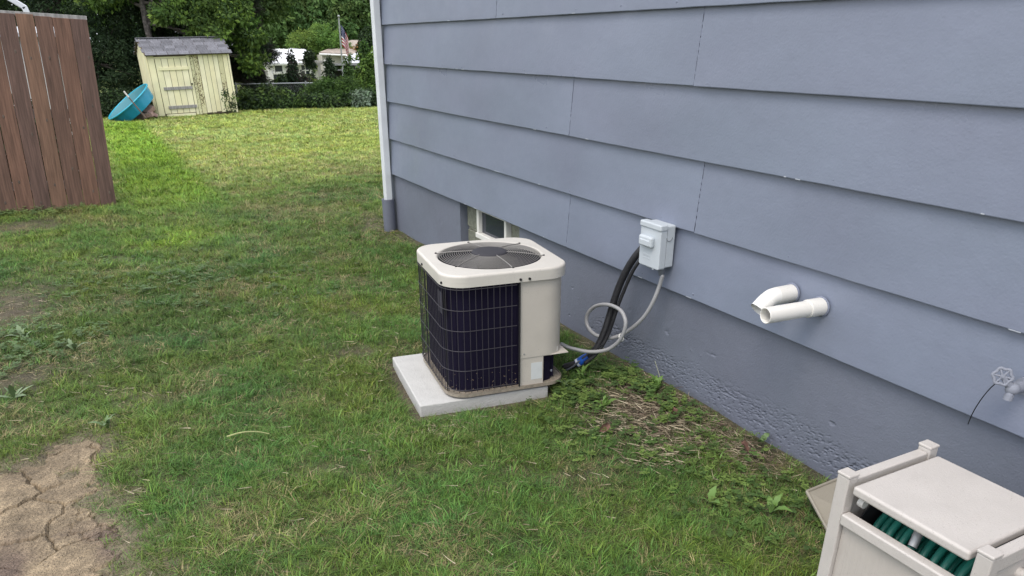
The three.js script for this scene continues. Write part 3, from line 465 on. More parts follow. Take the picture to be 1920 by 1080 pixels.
{
  const t = thing('line_set', 'black foam insulated refrigerant lines curving from the wall to the air conditioner', 'refrigerant line');
  const a = [[1216, 455, 0.004], [1206, 464, 0.035], [1192, 480, 0.06], [1177, 503, 0.08], [1163, 532, 0.10], [1152, 562, 0.12], [1143, 592, 0.14], [1134, 620, 0.165], [1124, 643, 0.19], [1112, 661, 0.22], [1098, 672, 0.25], [1080, 682, 0.29], [1060, 688, 0.33]];
  mk('insulation', tube(a.map(([x, y, o]) => off(x, y, o)), 0.0185, 120, 14), mat.black, t);
  const b = [[1222, 462, 0.004], [1211, 474, 0.05], [1199, 489, 0.078], [1185, 511, 0.098], [1172, 540, 0.116], [1160, 570, 0.134], [1150, 600, 0.152], [1140, 628, 0.17], [1128, 650, 0.2], [1114, 668, 0.235], [1098, 680, 0.27]];
  mk('insulation', tube(b.map(([x, y, o]) => off(x, y, o)), 0.0095, 100, 10), mat.black, t);
  const p = off(1103, 668, 0.24), q = off(1082, 681, 0.285); mk('blue_tape', [cyl(0.0225, 0.0225, p.toArray(), q.toArray(), 20), cyl(0.024, 0.0235, p.clone().lerp(q, 0.3).toArray(), p.clone().lerp(q, 0.62).toArray(), 20)], mat.blueTape, t);
  mk('white_tape', cyl(0.0229, 0.0229, p.clone().lerp(q, 0.8).toArray(), p.clone().lerp(q, 0.98).toArray(), 20), mat.whiteTape, t);
  const c = [[1086, 677, 0.30], [1072, 689, 0.32], [1055, 696, 0.345], [1038, 699, 0.37], [1026, 697, 0.39]]; mk('liquid_line', tube(c.map(([x, y, o]) => off(x, y, o)), 0.0052, 50, 8), mat.thinGrey, t);
  const d = [[1130, 646, 0.18], [1118, 655, 0.205], [1104, 663, 0.24], [1092, 672, 0.27]]; mk('control_wire', tube(d.map(([x, y, o]) => off(x, y, o + 0.02)), 0.0045, 40, 8), mat.cable, t);
}

// ------------------------------------------------------------------ vent pipes, hose bib
function pipeRing(R0, R1, L) { return new THREE.LatheGeometry([[R1, 0], [R0, 0], [R0, L - 0.002], [R0 - 0.002, L], [R1 + 0.001, L], [R1, L - 0.002], [R1, 0]].map((p) => new THREE.Vector2(...p)), 40); }
function along(g, a, b) { const A = V(...a), d = V(...b).sub(A).normalize(); g.applyQuaternion(new THREE.Quaternion().setFromUnitVectors(V(0, 1, 0), d)); g.translate(...A); return g; }
{
  const t = thing('vent_pipe', 'straight white plastic vent pipe standing out of the siding, open end towards the lawn', 'vent pipe');
  const a = [2.297, 0.70, -1.838], b = [2.030, 0.698, -1.862];
  mk('pipe', along(pipeRing(0.0305, 0.0262, 0.262), a, b), mat.pvc, t); mk('coupling', along(pipeRing(0.0345, 0.029, 0.068), a, b), mat.pvc, t); mk('sealant', (() => { const g = new THREE.TorusGeometry(0.0352, 0.0045, 8, 40); g.rotateY(Math.PI / 2); g.scale(0.8, 1.02, 1.04); g.translate(2.2965, 0.70, -1.838); return g; })(), mat.caulk, t);
  const u = thing('vent_pipe', 'white plastic vent pipe ending in a turned down elbow behind the straight one', 'vent pipe');
  const c = [2.297, 0.712, -1.985], d = [2.197, 0.712, -1.985];
  mk('coupling', along(pipeRing(0.0345, 0.029, 0.085), c, d), mat.pvc, u); mk('sealant', (() => { const g = new THREE.TorusGeometry(0.0352, 0.0045, 8, 40); g.rotateY(Math.PI / 2); g.scale(0.8, 1.03, 1.02); g.translate(2.2975, 0.712, -1.985); return g; })(), mat.caulk, u);
  const pts = [[2.225, 0.712, -1.985], [2.205, 0.712, -1.985], [2.185, 0.708, -1.985], [2.170, 0.699, -1.986], [2.130, 0.667, -1.988]].map((p) => V(...p));
  const cv = new THREE.CatmullRomCurve3(pts); mk('elbow', [new THREE.TubeGeometry(cv, 30, 0.0335, 32), new THREE.TubeGeometry(cv, 30, 0.0275, 32), along(pipeRing(0.0345, 0.0275, 0.028), cv.getPoint(0.72).toArray(), pts[4].toArray())], M({ color: rgb(0.80, 0.79, 0.77), roughness: 0.33, side: THREE.DoubleSide }), u);
}
{
  const t = thing('hose_bib', 'wall faucet with a six spoked hand wheel painted like the siding', 'faucet', [0, 0, 0]);
  const w = off(1880, 706, 0.085), n = V(-0.80, 0.25, 0.55).normalize(), body = V(2.25, 0.682, -1.078);
  mk('spout', [cyl(0.016, 0.016, [2.30, 0.682, -1.07], [2.235, 0.684, -1.072], 16), cyl(0.019, 0.019, [2.262, 0.6835, -1.071], [2.242, 0.684, -1.072], 8), cyl(0.026, 0.026, [2.299, 0.682, -1.07], [2.283, 0.682, -1.07], 20), (() => { const g = new THREE.SphereGeometry(0.020, 16, 12); g.translate(2.232, 0.684, -1.072); return g; })(), tube([[2.238, 0.684, -1.072], [2.228, 0.678, -1.071], [2.222, 0.668, -1.07], [2.220, 0.662, -1.07]], 0.0105, 20, 12), cyl(0.0128, 0.0128, [2.221, 0.668, -1.07], [2.2185, 0.652, -1.07], 16)], mat.bib, t);
  mk('stem', [cyl(0.010, 0.008, [2.232, 0.684, -1.072], w.toArray(), 12), cyl(0.013, 0.013, V(2.232, 0.684, -1.072).lerp(w, 0.3).toArray(), V(2.232, 0.684, -1.072).lerp(w, 0.6).toArray(), 6)], mat.bib, t);
  const gs = [], ring = grid(72, 10, (u, v) => { const a = u * 2 * Math.PI, b = v * 2 * Math.PI, r = 0.0235 + 0.0022 * Math.cos(6 * a), k = 0.0048; return [(r + k * Math.cos(b)) * Math.cos(a), k * 0.9 * Math.sin(b), (r + k * Math.cos(b)) * Math.sin(a)]; }); gs.push(ring);
  for (let k = 0; k < 6; k++) { const a = k * Math.PI / 3; gs.push(cyl(0.0032, 0.003, [0.004 * Math.cos(a), 0.001, 0.004 * Math.sin(a)], [0.022 * Math.cos(a), 0, 0.022 * Math.sin(a)], 8)); } gs.push(cyl(0.0075, 0.007, [0, -0.004, 0], [0, 0.005, 0], 14), cyl(0.004, 0.0035, [0, 0.005, 0], [0, 0.0085, 0], 8));
  const m = mergeGeometries(gs.map((g) => prep(g))); m.applyQuaternion(new THREE.Quaternion().setFromUnitVectors(V(0, 1, 0), n)); m.translate(w.x, w.y, w.z); mk('hand_wheel', m, mat.bib, t);
  const c = [[1872, 716, 0.075], [1862, 723, 0.07], [1848, 738, 0.055], [1834, 757, 0.04], [1823, 776, 0.028], [1815, 795, 0.02]];
  tag(mk('black_wire', tube(c.map(([x, y, o]) => off(x, y, o)), 0.0016, 50, 8), mat.cable, scene), 'thin black wire hanging from the hand wheel of the wall faucet', 'wire');
}

// ------------------------------------------------------------------ hose reel box, hose, splash block
{
  const X0 = 1.668, X1 = 2.035, Z0 = -1.125, Z1 = -0.775, YT = 0.492, t = thing('hose_reel_box', 'beige plastic hose reel cabinet with corner posts against the wall', 'hose box', [0, 0, 0]);
  const pw = 0.040;
  for (const [x, z] of [[X0 + 0.012, Z0 - 0.028], [X1 - 0.005, Z0 - 0.028], [X0 + 0.012, Z1 + 0.028], [X1 - 0.005, Z1 + 0.028]]) { const p = mk('post', [bx(pw, 0.52, pw, x, 0.245, z, 0.005), bx(pw * 0.86, 0.012, pw * 0.86, x, 0.5015, z, 0.004)], mat.resin, t); mk('post_cap', bx(pw + 0.003, 0.010, pw + 0.003, x, 0.509, z, 0.004), mat.resin, p); }
  for (const z of [Z0 - 0.028, Z1 + 0.028]) { mk('side_rail', bx(X1 - X0 - 0.06, 0.045, 0.032, (X0 + X1) / 2 + 0.004, 0.4725, z, 0.005), mat.resin, t); mk('side_panel', bx(X1 - X0 - 0.05, 0.40, 0.014, (X0 + X1) / 2 + 0.004, 0.245, z, 0.002), mat.resin, t); }
  const lid = new RoundedBoxGeometry(X1 - X0 + 0.0, 0.030, Z1 - Z0 - 0.012, 3, 0.009); lid.translate((X0 + X1) / 2 - 0.006, YT - 0.015, (Z0 + Z1) / 2); mk('lid', lid, mat.resin, t);
  mk('front_rail', bx(0.034, 0.036, Z1 - Z0 + 0.014, X0 + 0.004, 0.376, (Z0 + Z1) / 2, 0.006), mat.resin, t);
  mk('front_panel', bx(0.014, 0.33, Z1 - Z0 + 0.014, X0 + 0.014, 0.20, (Z0 + Z1) / 2, 0.002), mat.resinWood, t);
  mk('back_panel', bx(0.014, 0.42, Z1 - Z0 + 0.014, X1 - 0.006, 0.255, (Z0 + Z1) / 2, 0.002), mat.resin, t);
  mk('reel_hub', [cyl(0.05, 0.05, [(X0 + X1) / 2, 0.26, Z0], [(X0 + X1) / 2, 0.26, Z1], 20), cyl(0.163, 0.163, [(X0 + X1) / 2, 0.26, Z0 + 0.004], [(X0 + X1) / 2, 0.26, Z0 + 0.008], 32), cyl(0.163, 0.163, [(X0 + X1) / 2, 0.26, Z1 - 0.008], [(X0 + X1) / 2, 0.26, Z1 - 0.004], 32)], mat.dark, t);
  mk('crank', [cyl(0.016, 0.016, [X0 + 0.16, 0.40, Z1 + 0.034], [X0 + 0.16, 0.40, Z1 + 0.062], 16), bx(0.1, 0.03, 0.02, X0 + 0.19, 0.402, Z1 + 0.065, 0.008)], mat.resin, t);
  mk('reel_bearing', cyl(0.014, 0.014, [X0 + 0.05, 0.42, Z0 + 0.0], [X0 + 0.05, 0.42, Z0 + 0.018], 16), mat.whiteVinyl, t);
  // the hose wound on the reel
  const hx = (X0 + X1) / 2, hose = thing('garden_hose', 'dark green garden hose wound inside the beige hose cabinet', 'hose'), pts = []; const turns = 7; for (let i = 0; i <= turns * 24; i++) { const a = i / 24 * 2 * Math.PI, z = Z0 + 0.085 + (Z1 - Z0 - 0.12) * (i / (turns * 24)), r = 0.148 + 0.006 * nz(i * 0.03, 2); pts.push([hx + r * Math.cos(a), 0.262 + r * Math.sin(a), z + 0.016 * nz(i * 0.05, 7)]); }
  mk('outer_coil', tube(pts, 0.0105, turns * 60, 10), mat.hose, hose);
  const p2 = []; for (let i = 0; i <= 13 * 24; i++) { const a = i / 24 * 2 * Math.PI, z = Z0 + 0.03 + (Z1 - Z0 - 0.06) * (i / (13 * 24)); p2.push([hx + 0.122 * Math.cos(a), 0.262 + 0.122 * Math.sin(a), z]); } mk('inner_coil', tube(p2, 0.0105, 13 * 40, 8), mat.hose, hose);
  mk('coupling', [cyl(0.0118, 0.0118, [X0 + 0.042, 0.384, -0.945], [X0 + 0.062, 0.409, -0.95], 14), cyl(0.0125, 0.0125, [X0 + 0.058, 0.405, -0.95], [X0 + 0.085, 0.43, -0.955], 10)], mat.galv, hose);
  // splash block leaning between cabinet and wall
  const s = thing('splash_block', 'tan plastic splash block with one raised end behind the hose cabinet', 'splash block');
  const A = V(2.075, 0.09, -1.575), B = V(2.265, 0.088, -1.585), C = V(2.25, 0.0, -1.25), D = V(2.0, -0.012, -1.33); mk('tray', quadSlab(A, B, C, D, 0.010), mat.tanPlastic, s); mk('rim', [cyl(0.006, 0.006, A.toArray(), B.toArray(), 8), cyl(0.006, 0.005, A.toArray(), D.toArray(), 8)], mat.tanPlastic, s);
}

// ------------------------------------------------------------------ yellow shed and what leans on it
{
  const t = thing('tool_shed', 'pale yellow wooden shed with grey shingle roof at the end of the lawn', 'shed', [1.70, -0.42, -25.55], 0.09); t.rotation.z = 0.022;
  const k = 0.00245, W = 2.27, Hh = 1.72, D = 1.5, plank = (x0, x1, y0, y1, m, z = 0, th = 0.02, parent = t, name = 'plank') => mk(name, bx(x1 - x0 - 0.012, y1 - y0, th, (x0 + x1) / 2, (y0 + y1) / 2, z + th / 2, 0.003), m, parent);
  mk('frame', [bx(W - 0.02, Hh - 0.05, 0.03, W / 2, Hh / 2, -0.02), bx(W - 0.02, Hh - 0.05, 0.03, W / 2, Hh / 2, -D), bx(W - 0.1, 0.06, D, W / 2, 0.05, -D / 2)], mat.handle, t);
  plank(0, 0.18, 0.05, Hh, mat.yellow[0]);
  for (let i = 0; i < 7; i++) plank(1.245 + i * 0.142, 1.245 + (i + 1) * 0.142, 0.06 + R(-0.02, 0.02), Hh, i === 0 || i === 5 ? mat.yellowWorn[0] : mat.yellow[(i * 2) % 3]);
  plank(1.06, 1.15, 0.03, Hh, mat.yellow[1]); plank(1.15, 1.243, 0.03, Hh, mat.yellowWorn[1]);
  mk('corner_trim', bx(0.05, Hh, 0.05, W, Hh / 2 + 0.02, 0.005, 0.004), mat.yellow[2], t);
  const door = new THREE.Group(); door.name = 'door'; t.add(door);
  for (let i = 0; i < 5; i++) plank(0.185 + i * 0.174, 0.185 + (i + 1) * 0.174, 0.10, 1.60, mat.yellow[(i + 1) % 3], 0.004, 0.022, door);
  for (const [y, m, x] of [[1.33, mat.yellow[0], 0.25], [0.79, mat.greyWood, 0.27], [0.27, mat.greyWood, 0.30]]) mk('batten', bx(0.80, 0.085, 0.026, x + 0.41, y, 0.040, 0.004), m, door);
  mk('latch', [cyl(0.025, 0.025, [1.09, 0.89, 0.02], [1.09, 0.89, 0.055], 10)], mat.dark, door);
  mk('header_trim', bx(0.92, 0.05, 0.03, 0.62, 1.63, 0.017, 0.003), mat.yellow[1], t); mk('sill', bx(0.82, 0.075, 0.035, 0.63, 0.045, 0.02, 0.004), mat.yellow[2], t);
  for (let i = 0; i < 9; i++) { const z0 = -i * D / 9; for (const x of [0, W]) { const m = mk('plank', bx(0.02, Hh + 0.40 * (1 - Math.abs((i + 0.5) / 4.5 - 1)) - 0.03, D / 9 - 0.010, x + (x ? 0.012 : -0.012), (Hh + 0.40 * (1 - Math.abs((i + 0.5) / 4.5 - 1)) - 0.03) / 2 + 0.03, z0 - D / 18), mat.yellow[i % 3], t); } }
  const roof = new THREE.Group(); roof.name = 'roof'; t.add(roof); const L = D / 2 + 0.13, rise = 0.42, sl = Math.atan2(rise, L), len = Math.hypot(L, rise);
  for (const side of [1, -1]) { const deck = bx(W + 0.14, 0.018, len, W / 2, 0, 0, 0); deck.rotateX(side * sl); deck.translate(0, Hh - 0.02 + rise / 2, -D / 2 + side * L / 2); mk('roof_deck', deck, mat.handle, roof); }
  for (const side of [1, -1]) for (let c = 0; c < 6; c++) for (let q = 0; q < 8; q++) { // shingles, course over course
    const w = (W + 0.16) / 8, s0 = c * len / 6, dd = len / 6 + 0.02, g = bx(w - 0.012, 0.012, dd, 0, 0, 0); g.rotateX(0.07); g.translate(0, 0.018, 0); g.rotateX(sl); const dist = s0 + dd / 2; const y = Hh + rise - 0.02 - Math.sin(sl) * dist, z = Math.cos(sl) * dist; g.translate(-0.08 + w * (q + 0.5) + (c % 2 ? 0.03 : -0.03), y, z); if (side < 0) { g.rotateY(Math.PI); g.translate(W, 0, 0); } g.translate(0, 0, -D / 2); mk('shingle', g, mat.shingle[Math.floor(rnd() * 3)], roof); }
  mk('ridge_cap', bx(W + 0.18, 0.02, 0.16, W / 2, Hh + rise + 0.012, -D / 2, 0.008), mat.shingle[2], roof);
  mk('eave_board', bx(W + 0.12, 0.05, 0.03, W / 2, Hh - 0.02, 0.10), mat.handle, t);
}
{
  const pool = thing('wading_pool', 'turquoise plastic wading pool tipped up against the side of the yellow shed', 'wading pool', [1.03, -0.03, -25.0]);
  const prof = (p) => new THREE.LatheGeometry(p.map((q) => new THREE.Vector2(...q)), 48), Rr = 0.70;
  const scal = (g) => { const p = g.attributes.position; for (let i = 0; i < p.count; i++) { const x = p.getX(i), z = p.getZ(i), r = Math.hypot(x, z), a = Math.atan2(z, x); if (r > 0.4) { const k = 1 + 0.012 * Math.cos(a * 16); p.setX(i, x * k); p.setZ(i, z * k); } } g.computeVertexNormals(); return g; };
  mk('shell', scal(prof([[0, 0], [Rr - 0.10, 0], [Rr - 0.085, 0.008], [Rr - 0.06, 0.13], [Rr - 0.052, 0.135], [Rr - 0.02, 0.295], [Rr, 0.30], [Rr + 0.025, 0.31], [Rr + 0.03, 0.325]])), M({ color: mat.pool.color, roughness: 0.4, side: THREE.DoubleSide }), pool);
  mk('rim', (() => { const g = new THREE.TorusGeometry(Rr + 0.012, 0.022, 10, 64); g.rotateX(Math.PI / 2); g.translate(0, 0.322, 0); return g; })(), M({ color: rgb(0.03, 0.34, 0.48), roughness: 0.35 }), pool);
  mk('lining', scal(prof([[0, 0.008], [Rr - 0.105, 0.008], [Rr - 0.07, 0.13], [Rr - 0.028, 0.295], [Rr - 0.01, 0.322]])), M({ color: mat.poolIn.color, roughness: 0.5, side: THREE.DoubleSide }), pool);
  const n = V(-0.60, 0.78, 0.07).normalize(); pool.quaternion.setFromUnitVectors(V(0, 1, 0), n); pool.position.sub(n.clone().multiplyScalar(0.16));
  const p0 = at(232, 171, -24.15), p1 = at(274, 222, -24.0), h = thing('garden_rake', 'long wooden handled garden tool leaning in front of the turquoise wading pool', 'tool handle');
  mk('shaft', cyl(0.020, 0.018, p1.toArray(), p0.clone().lerp(p1, 0.22).toArray(), 10), mat.handle, h); mk('grip', cyl(0.021, 0.023, p0.clone().lerp(p1, 0.22).toArray(), p0.toArray(), 10), mat.offWhite, h);
  const labels = ['pinkish broken paver leaning highest beside the shed door', 'pinkish broken paver lying flat at the foot of the tool handle', 'small pinkish paver piece against the shed corner', 'dark pinkish paver piece under the raised pool rim'];
  [[1.42, -0.14, -24.9, 0.30, 0.5, 0.6], [1.37, -0.26, -24.75, 0.26, 0.2, -0.3], [1.52, -0.28, -24.95, 0.2, -0.4, 0.2], [1.22, -0.30, -24.95, 0.28, 0.1, 0.9]].forEach(([x, y, z, s, a, b], i) => { const g = new RoundedBoxGeometry(s, s * 0.45, s * 0.75, 2, 0.015), p = g.attributes.position; for (let k = 0; k < p.count; k++) { const q = 1 + 0.22 * nz(p.getX(k) * 7 + i * 5, p.getY(k) * 7, p.getZ(k) * 7); p.setXYZ(k, p.getX(k) * q, p.getY(k) * q, p.getZ(k) * q); } const m = mk('broken_paver', g, mat.brick, scene); m.position.set(x, y, z); m.rotation.set(a * 0.6, b, a); tag(m, labels[i], 'paver', 'broken pavers beside the yellow shed'); });
}

// ------------------------------------------------------------------ trees, shrubs
function leafSpray(n, size, spread, seed, narrow = 0.55) {       // a twig's worth of folded leaves
  const r = RNG(seed), pos = [], nor = [];
  for (let i = 0; i < n; i++) {
    const d = V(r() - 0.5, r() - 0.5, r() - 0.5).normalize(), c = d.clone().multiplyScalar(spread * (0.35 + 0.65 * r())), s = size * (0.65 + 0.7 * r());
    const ax = d.clone().add(V(r() - 0.5, r() - 0.9, r() - 0.5).multiplyScalar(0.9)).normalize(), side = V(r() - 0.5, (r() - 0.5) * 0.5, r() - 0.5).cross(ax).normalize(), up = side.clone().cross(ax).normalize(); if (up.y < 0) up.negate();
    const a = c.clone().addScaledVector(ax, -s / 2), b = c.clone().addScaledVector(ax, s / 2), l = c.clone().addScaledVector(side, s * narrow * 0.5).addScaledVector(up, s * 0.12), q = c.clone().addScaledVector(side, -s * narrow * 0.5).addScaledVector(up, s * 0.12);
    for (const tri of [[a, l, b], [a, b, q]]) { const nn = tri[1].clone().sub(tri[0]).cross(tri[2].clone().sub(tri[0])).normalize(); for (const p of tri) { pos.push(p.x, p.y, p.z); nor.push(nn.x, nn.y, nn.z); } }
  }
  const g = new THREE.BufferGeometry(); g.setAttribute('position', new THREE.Float32BufferAttribute(pos, 3)); g.setAttribute('normal', new THREE.Float32BufferAttribute(nor, 3)); return g;
}
const SPRAY = { broad: leafSpray(12, 0.125, 0.20, 3), fine: leafSpray(16, 0.075, 0.15, 5, 0.4), needle: leafSpray(22, 0.11, 0.16, 9, 0.14), big: leafSpray(12, 0.30, 0.46, 12), small: leafSpray(12, 0.055, 0.10, 14, 0.6) };
function crownList(lobes, n, cols, seed, o = {}) {
  const r = RNG(seed), out = [], vol = lobes.map((l) => Math.pow(l[3] * l[4] * l[5], 0.72)), tot = vol.reduce((a, b) => a + b, 0), q = new THREE.Quaternion(), e = new THREE.Euler(), m4 = () => new THREE.Matrix4();
  lobes.forEach((l, li) => { const k = Math.round(n * vol[li] / tot); for (let i = 0, tries = 0; i < k && tries < k * 6; tries++) {
    const d = V(r() * 2 - 1, r() * 2 - 1, r() * 2 - 1); if (d.length() > 1) continue; d.normalize(); const rad = Math.pow(r(), 0.42) * (1 + 0.22 * nz(d.x * 2.2 + li, d.y * 2.2, d.z * 2.2)), p = V(l[0] + d.x * l[3] * rad, l[1] + d.y * l[4] * rad, l[2] + d.z * l[5] * rad);
    const f = o.gapF ?? 1.1; if (nz(p.x * f + seed, p.y * f * 1.25, p.z * f) < (o.gap ?? -0.12)) continue;
    e.set((r() - 0.5) * (o.tilt ?? 1.4), r() * 6.28, (r() - 0.5) * (o.tilt ?? 1.4)); const s = (o.scale ?? 1) * (0.75 + 0.5 * r());
    const c = cols[Math.floor(r() * cols.length)].clone().multiplyScalar(0.8 + 0.4 * r()); const warm = nz(p.x * 0.7, p.y * 0.7, p.z * 0.7 + seed); c.r *= 1 + 0.25 * warm;
    out.push([m4().compose(p, q.setFromEuler(e), V(s, s * (o.flat ?? 1), s)), c]); i++;
  } }); return out;
}
function limbs(lobes, trunkR, y0, seed, kx = 0.75) {
  const r = RNG(seed), gs = []; const top = Math.max(...lobes.map((l) => l[1]));
  gs.push(taper([[0, -0.3, 0], [0.03, y0 * 0.5, 0.02], [-0.02, y0, 0], [0.05, lerp(y0, top, 0.6), 0.04], [0, top, 0]], trunkR * 1.15, trunkR * 0.25));
  for (const l of lobes) { const ys = clamp(y0 * (0.75 + 0.5 * r()), 0.2, top * 0.9); gs.push(taper([[0, ys, 0], [l[0] * 0.4, lerp(ys, l[1], 0.45), l[2] * 0.4], [l[0] * kx, lerp(ys, l[1], 0.85), l[2] * kx], [l[0], l[1], l[2]]], trunkR * 0.45, trunkR * 0.08)); for (let k = 0; k < 3; k++) gs.push(taper([[l[0] * kx, lerp(ys, l[1], 0.85), l[2] * kx], [l[0] + l[3] * 0.7 * (r() * 2 - 1), l[1] + l[4] * 0.7 * (r() * 2 - 1), l[2] + l[5] * 0.7 * (r() * 2 - 1)]], trunkR * 0.16, trunkR * 0.04)); }
  return gs;
}
function taper(pts, r0, r1, rad = 8) { const c = new THREE.CatmullRomCurve3(pts.map((p) => V(...p))), n = Math.max(4, pts.length * 4), g = new THREE.TubeGeometry(c, n, 1, rad), p = g.attributes.position; for (let i = 0; i <= n; i++) { const q = c.getPointAt(i / n), r = lerp(r0, r1, i / n); for (let j = 0; j <= rad; j++) { const k = i * (rad + 1) + j; p.setXYZ(k, q.x + (p.getX(k) - q.x) * r, q.y + (p.getY(k) - q.y) * r, q.z + (p.getZ(k) - q.z) * r); } } return prep(g, true); }
function tree(name, label, cat, x, z, lobes, n, cols, o = {}) {
  const t = thing(name, label, cat, [x, gy(x, z) + (o.dy ?? 0), z], 0, o.group); const sd = o.seed ?? Math.round(x * 131 + z * 17);
  if (o.trunk) mk('trunk', limbs(lobes, o.trunk, o.y0 ?? 1.5, sd + 3), o.bark ?? mat.bark, t, { uv: true });
  const c = instanced('crown', SPRAY[o.spray ?? 'broad'], mat.leaf, crownList(lobes, n, cols, sd, o), t); c.userData.kind = 'stuff'; return t;
}
const gDark = [rgb(0.028, 0.055, 0.022), rgb(0.036, 0.066, 0.026), rgb(0.022, 0.042, 0.020)], gMid = [rgb(0.062, 0.118, 0.028), rgb(0.085, 0.15, 0.034), rgb(0.046, 0.092, 0.027)], gBright = [rgb(0.14, 0.24, 0.045), rgb(0.175, 0.28, 0.055), rgb(0.10, 0.18, 0.04)], gSoft = [rgb(0.085, 0.155, 0.042), rgb(0.11, 0.18, 0.05), rgb(0.065, 0.125, 0.036)], gPale = [rgb(0.15, 0.25, 0.07), rgb(0.19, 0.29, 0.085)], gBrown = [rgb(0.055, 0.050, 0.042), rgb(0.040, 0.050, 0.032), rgb(0.07, 0.055, 0.05), rgb(0.03, 0.042, 0.026)];
const barkGrey = M({ color: rgb(0.20, 0.175, 0.165), map: rep(T_bark, 2, 0.6), roughness: 1 });

tree('evergreen_tree', 'dense dark green tree behind the fence and the turquoise pool', 'tree', -0.7, -29.2, [[-2.2, 2.0, 0.2, 1.9, 2.2, 1.6], [-0.3, 1.3, 0.9, 1.6, 1.6, 1.4], [1.5, 1.5, 0.7, 1.5, 1.9, 1.3], [0.4, 3.6, 0, 2.0, 1.9, 1.8], [-1.7, 5.2, -0.5, 2.2, 2.0, 2.0], [1.3, 5.5, -0.6, 2.0, 1.9, 1.9], [0, 7.6, -0.6, 1.9, 1.8, 1.8]], 5200, gDark, { trunk: 0.22, y0: 2, spray: 'fine', scale: 1.5, seed: 11, gap: -0.16 });
tree('evergreen_tree', 'dark green tree directly behind the left half of the yellow shed', 'tree', 2.5, -30.3, [[-0.9, 1.4, 0.3, 1.5, 1.6, 1.2], [1.3, 1.6, 0.2, 1.6, 1.8, 1.2], [0, 3.5, 0, 2.0, 1.8, 1.6], [2.1, 3.9, -0.4, 1.6, 1.6, 1.5], [0.5, 5.8, -0.3, 2.2, 1.9, 1.9]], 3600, gDark, { trunk: 0.2, y0: 2, spray: 'fine', scale: 1.55, seed: 23, gap: -0.16 });
tree('maple_tree', 'leafy green tree whose boughs hang over the yellow shed roof', 'tree', 1.98, -27.75, [[0.9, 3.1, 0.5, 0.8, 0.5, 0.7], [1.35, 2.45, 0.85, 0.62, 0.38, 0.5], [1.75, 2.28, 1.0, 0.6, 0.26, 0.42], [0.5, 2.75, 0.9, 0.5, 0.3, 0.4], [2.3, 2.9, 0.6, 0.9, 0.6, 0.7], [2.9, 2.4, 0.4, 0.65, 0.5, 0.6], [2.95, 1.5, 0.3, 0.5, 0.35, 0.5], [-0.9, 3.4, -0.2, 0.8, 0.5, 0.7], [0.3, 4.6, 0, 1.8, 1.2, 1.5], [2.4, 4.6, 0, 1.7, 1.2, 1.4], [1.2, 6.4, -0.2, 2.2, 1.5, 1.8]], 4200, gMid.concat(gBright), { trunk: 0.12, y0: 3.0, bark: barkGrey, scale: 1.0, seed: 31, gap: -0.05, gapF: 1.5 });
tree('spruce_tree', 'dark brownish spruce right of the yellow shed with drooping boughs', 'tree', 4.95, -28.9, [[0, 0.9, 0, 0.95, 0.8, 0.9], [-0.4, 1.5, 0.3, 0.8, 0.6, 0.7], [0.25, 1.75, 0.2, 0.8, 0.6, 0.8], [0, 2.5, 0, 0.8, 0.6, 0.8], [0, 3.3, 0, 0.8, 0.7, 0.7], [0, 4.3, 0, 0.55, 0.9, 0.5]], 2300, gBrown.concat(gDark), { trunk: 0.13, y0: 1, spray: 'needle', scale: 1.25, seed: 37, flat: 0.55, gap: -0.1, tilt: 0.8 });
tree('walnut_tree', 'tall mid green tree rising behind the dark spruce', 'tree', 6.3, -34, [[-1.9, 3.6, 1.0, 1.4, 1.2, 1.2], [-0.7, 3.9, 1.2, 1.2, 0.9, 1.1], [0.5, 4.3, 0.8, 1.1, 0.85, 1.1], [0.8, 5.6, 0, 1.7, 1.3, 1.5], [-1.6, 5.6, 0, 2.1, 1.6, 1.8], [0, 7.4, 0, 2.3, 1.7, 2.0]], 3400, gMid.concat(gBright[2]), { trunk: 0.24, y0: 2.4, scale: 1.15, seed: 41, gap: -0.12 });
tree('poplar_tree', 'large tree with small dense leaves far behind the white roofed house', 'tree', 15.2, -60, [[-3.0, 4.2, 0.5, 2.7, 2.8, 2.3], [0.4, 4.0, 0.8, 2.7, 2.8, 2.3], [2.6, 5.2, 0, 2.4, 2.6, 2.2], [-1.6, 8.0, 0, 3.2, 2.6, 2.6], [1.8, 8.6, 0, 3.0, 2.6, 2.6], [0, 11.2, 0, 3.0, 2.4, 2.6]], 3600, gSoft, { trunk: 0.4, y0: 3, spray: 'big', scale: 0.95, seed: 47, gap: -0.14, gapF: 0.7 });
tree('willow_tree', 'small bright green round tree between the two far houses', 'tree', 12.3, -47, [[-0.9, 3.1, 0, 0.9, 0.75, 0.8], [0.2, 3.4, 0.1, 1.0, 0.75, 0.9], [1.1, 2.7, 0.1, 0.75, 0.8, 0.8], [0, 2.4, 0, 1.3, 0.8, 0.9]], 1500, gBright, { trunk: 0.11, y0: 1.2, scale: 1.05, seed: 53, gap: -0.2 });
tree('linden_tree', 'light green tree left of two behind the tan roofed house', 'tree', 20.2, -61, [[-1.8, 3.0, 0, 2.1, 2.2, 1.8], [1.0, 3.3, 0, 2.0, 2.4, 1.8], [-0.4, 5.4, 0, 2.2, 2.0, 2.0], [0, 7.8, 0, 2.0, 1.8, 1.9]], 2100, gPale.concat(gMid[1]), { trunk: 0.22, y0: 2, spray: 'big', scale: 0.75, seed: 59, gapF: 0.8 });
tree('linden_tree', 'pale green tree right of two behind the tan roofed house', 'tree', 25.5, -66, [[-1.8, 3.2, 0, 2.3, 2.4, 1.8], [1.6, 3.0, 0, 2.3, 2.3, 1.8], [0, 5.6, 0, 2.3, 1.9, 2.0]], 1900, gPale, { trunk: 0.22, y0: 2, spray: 'big', scale: 0.75, seed: 61, gapF: 0.8 });
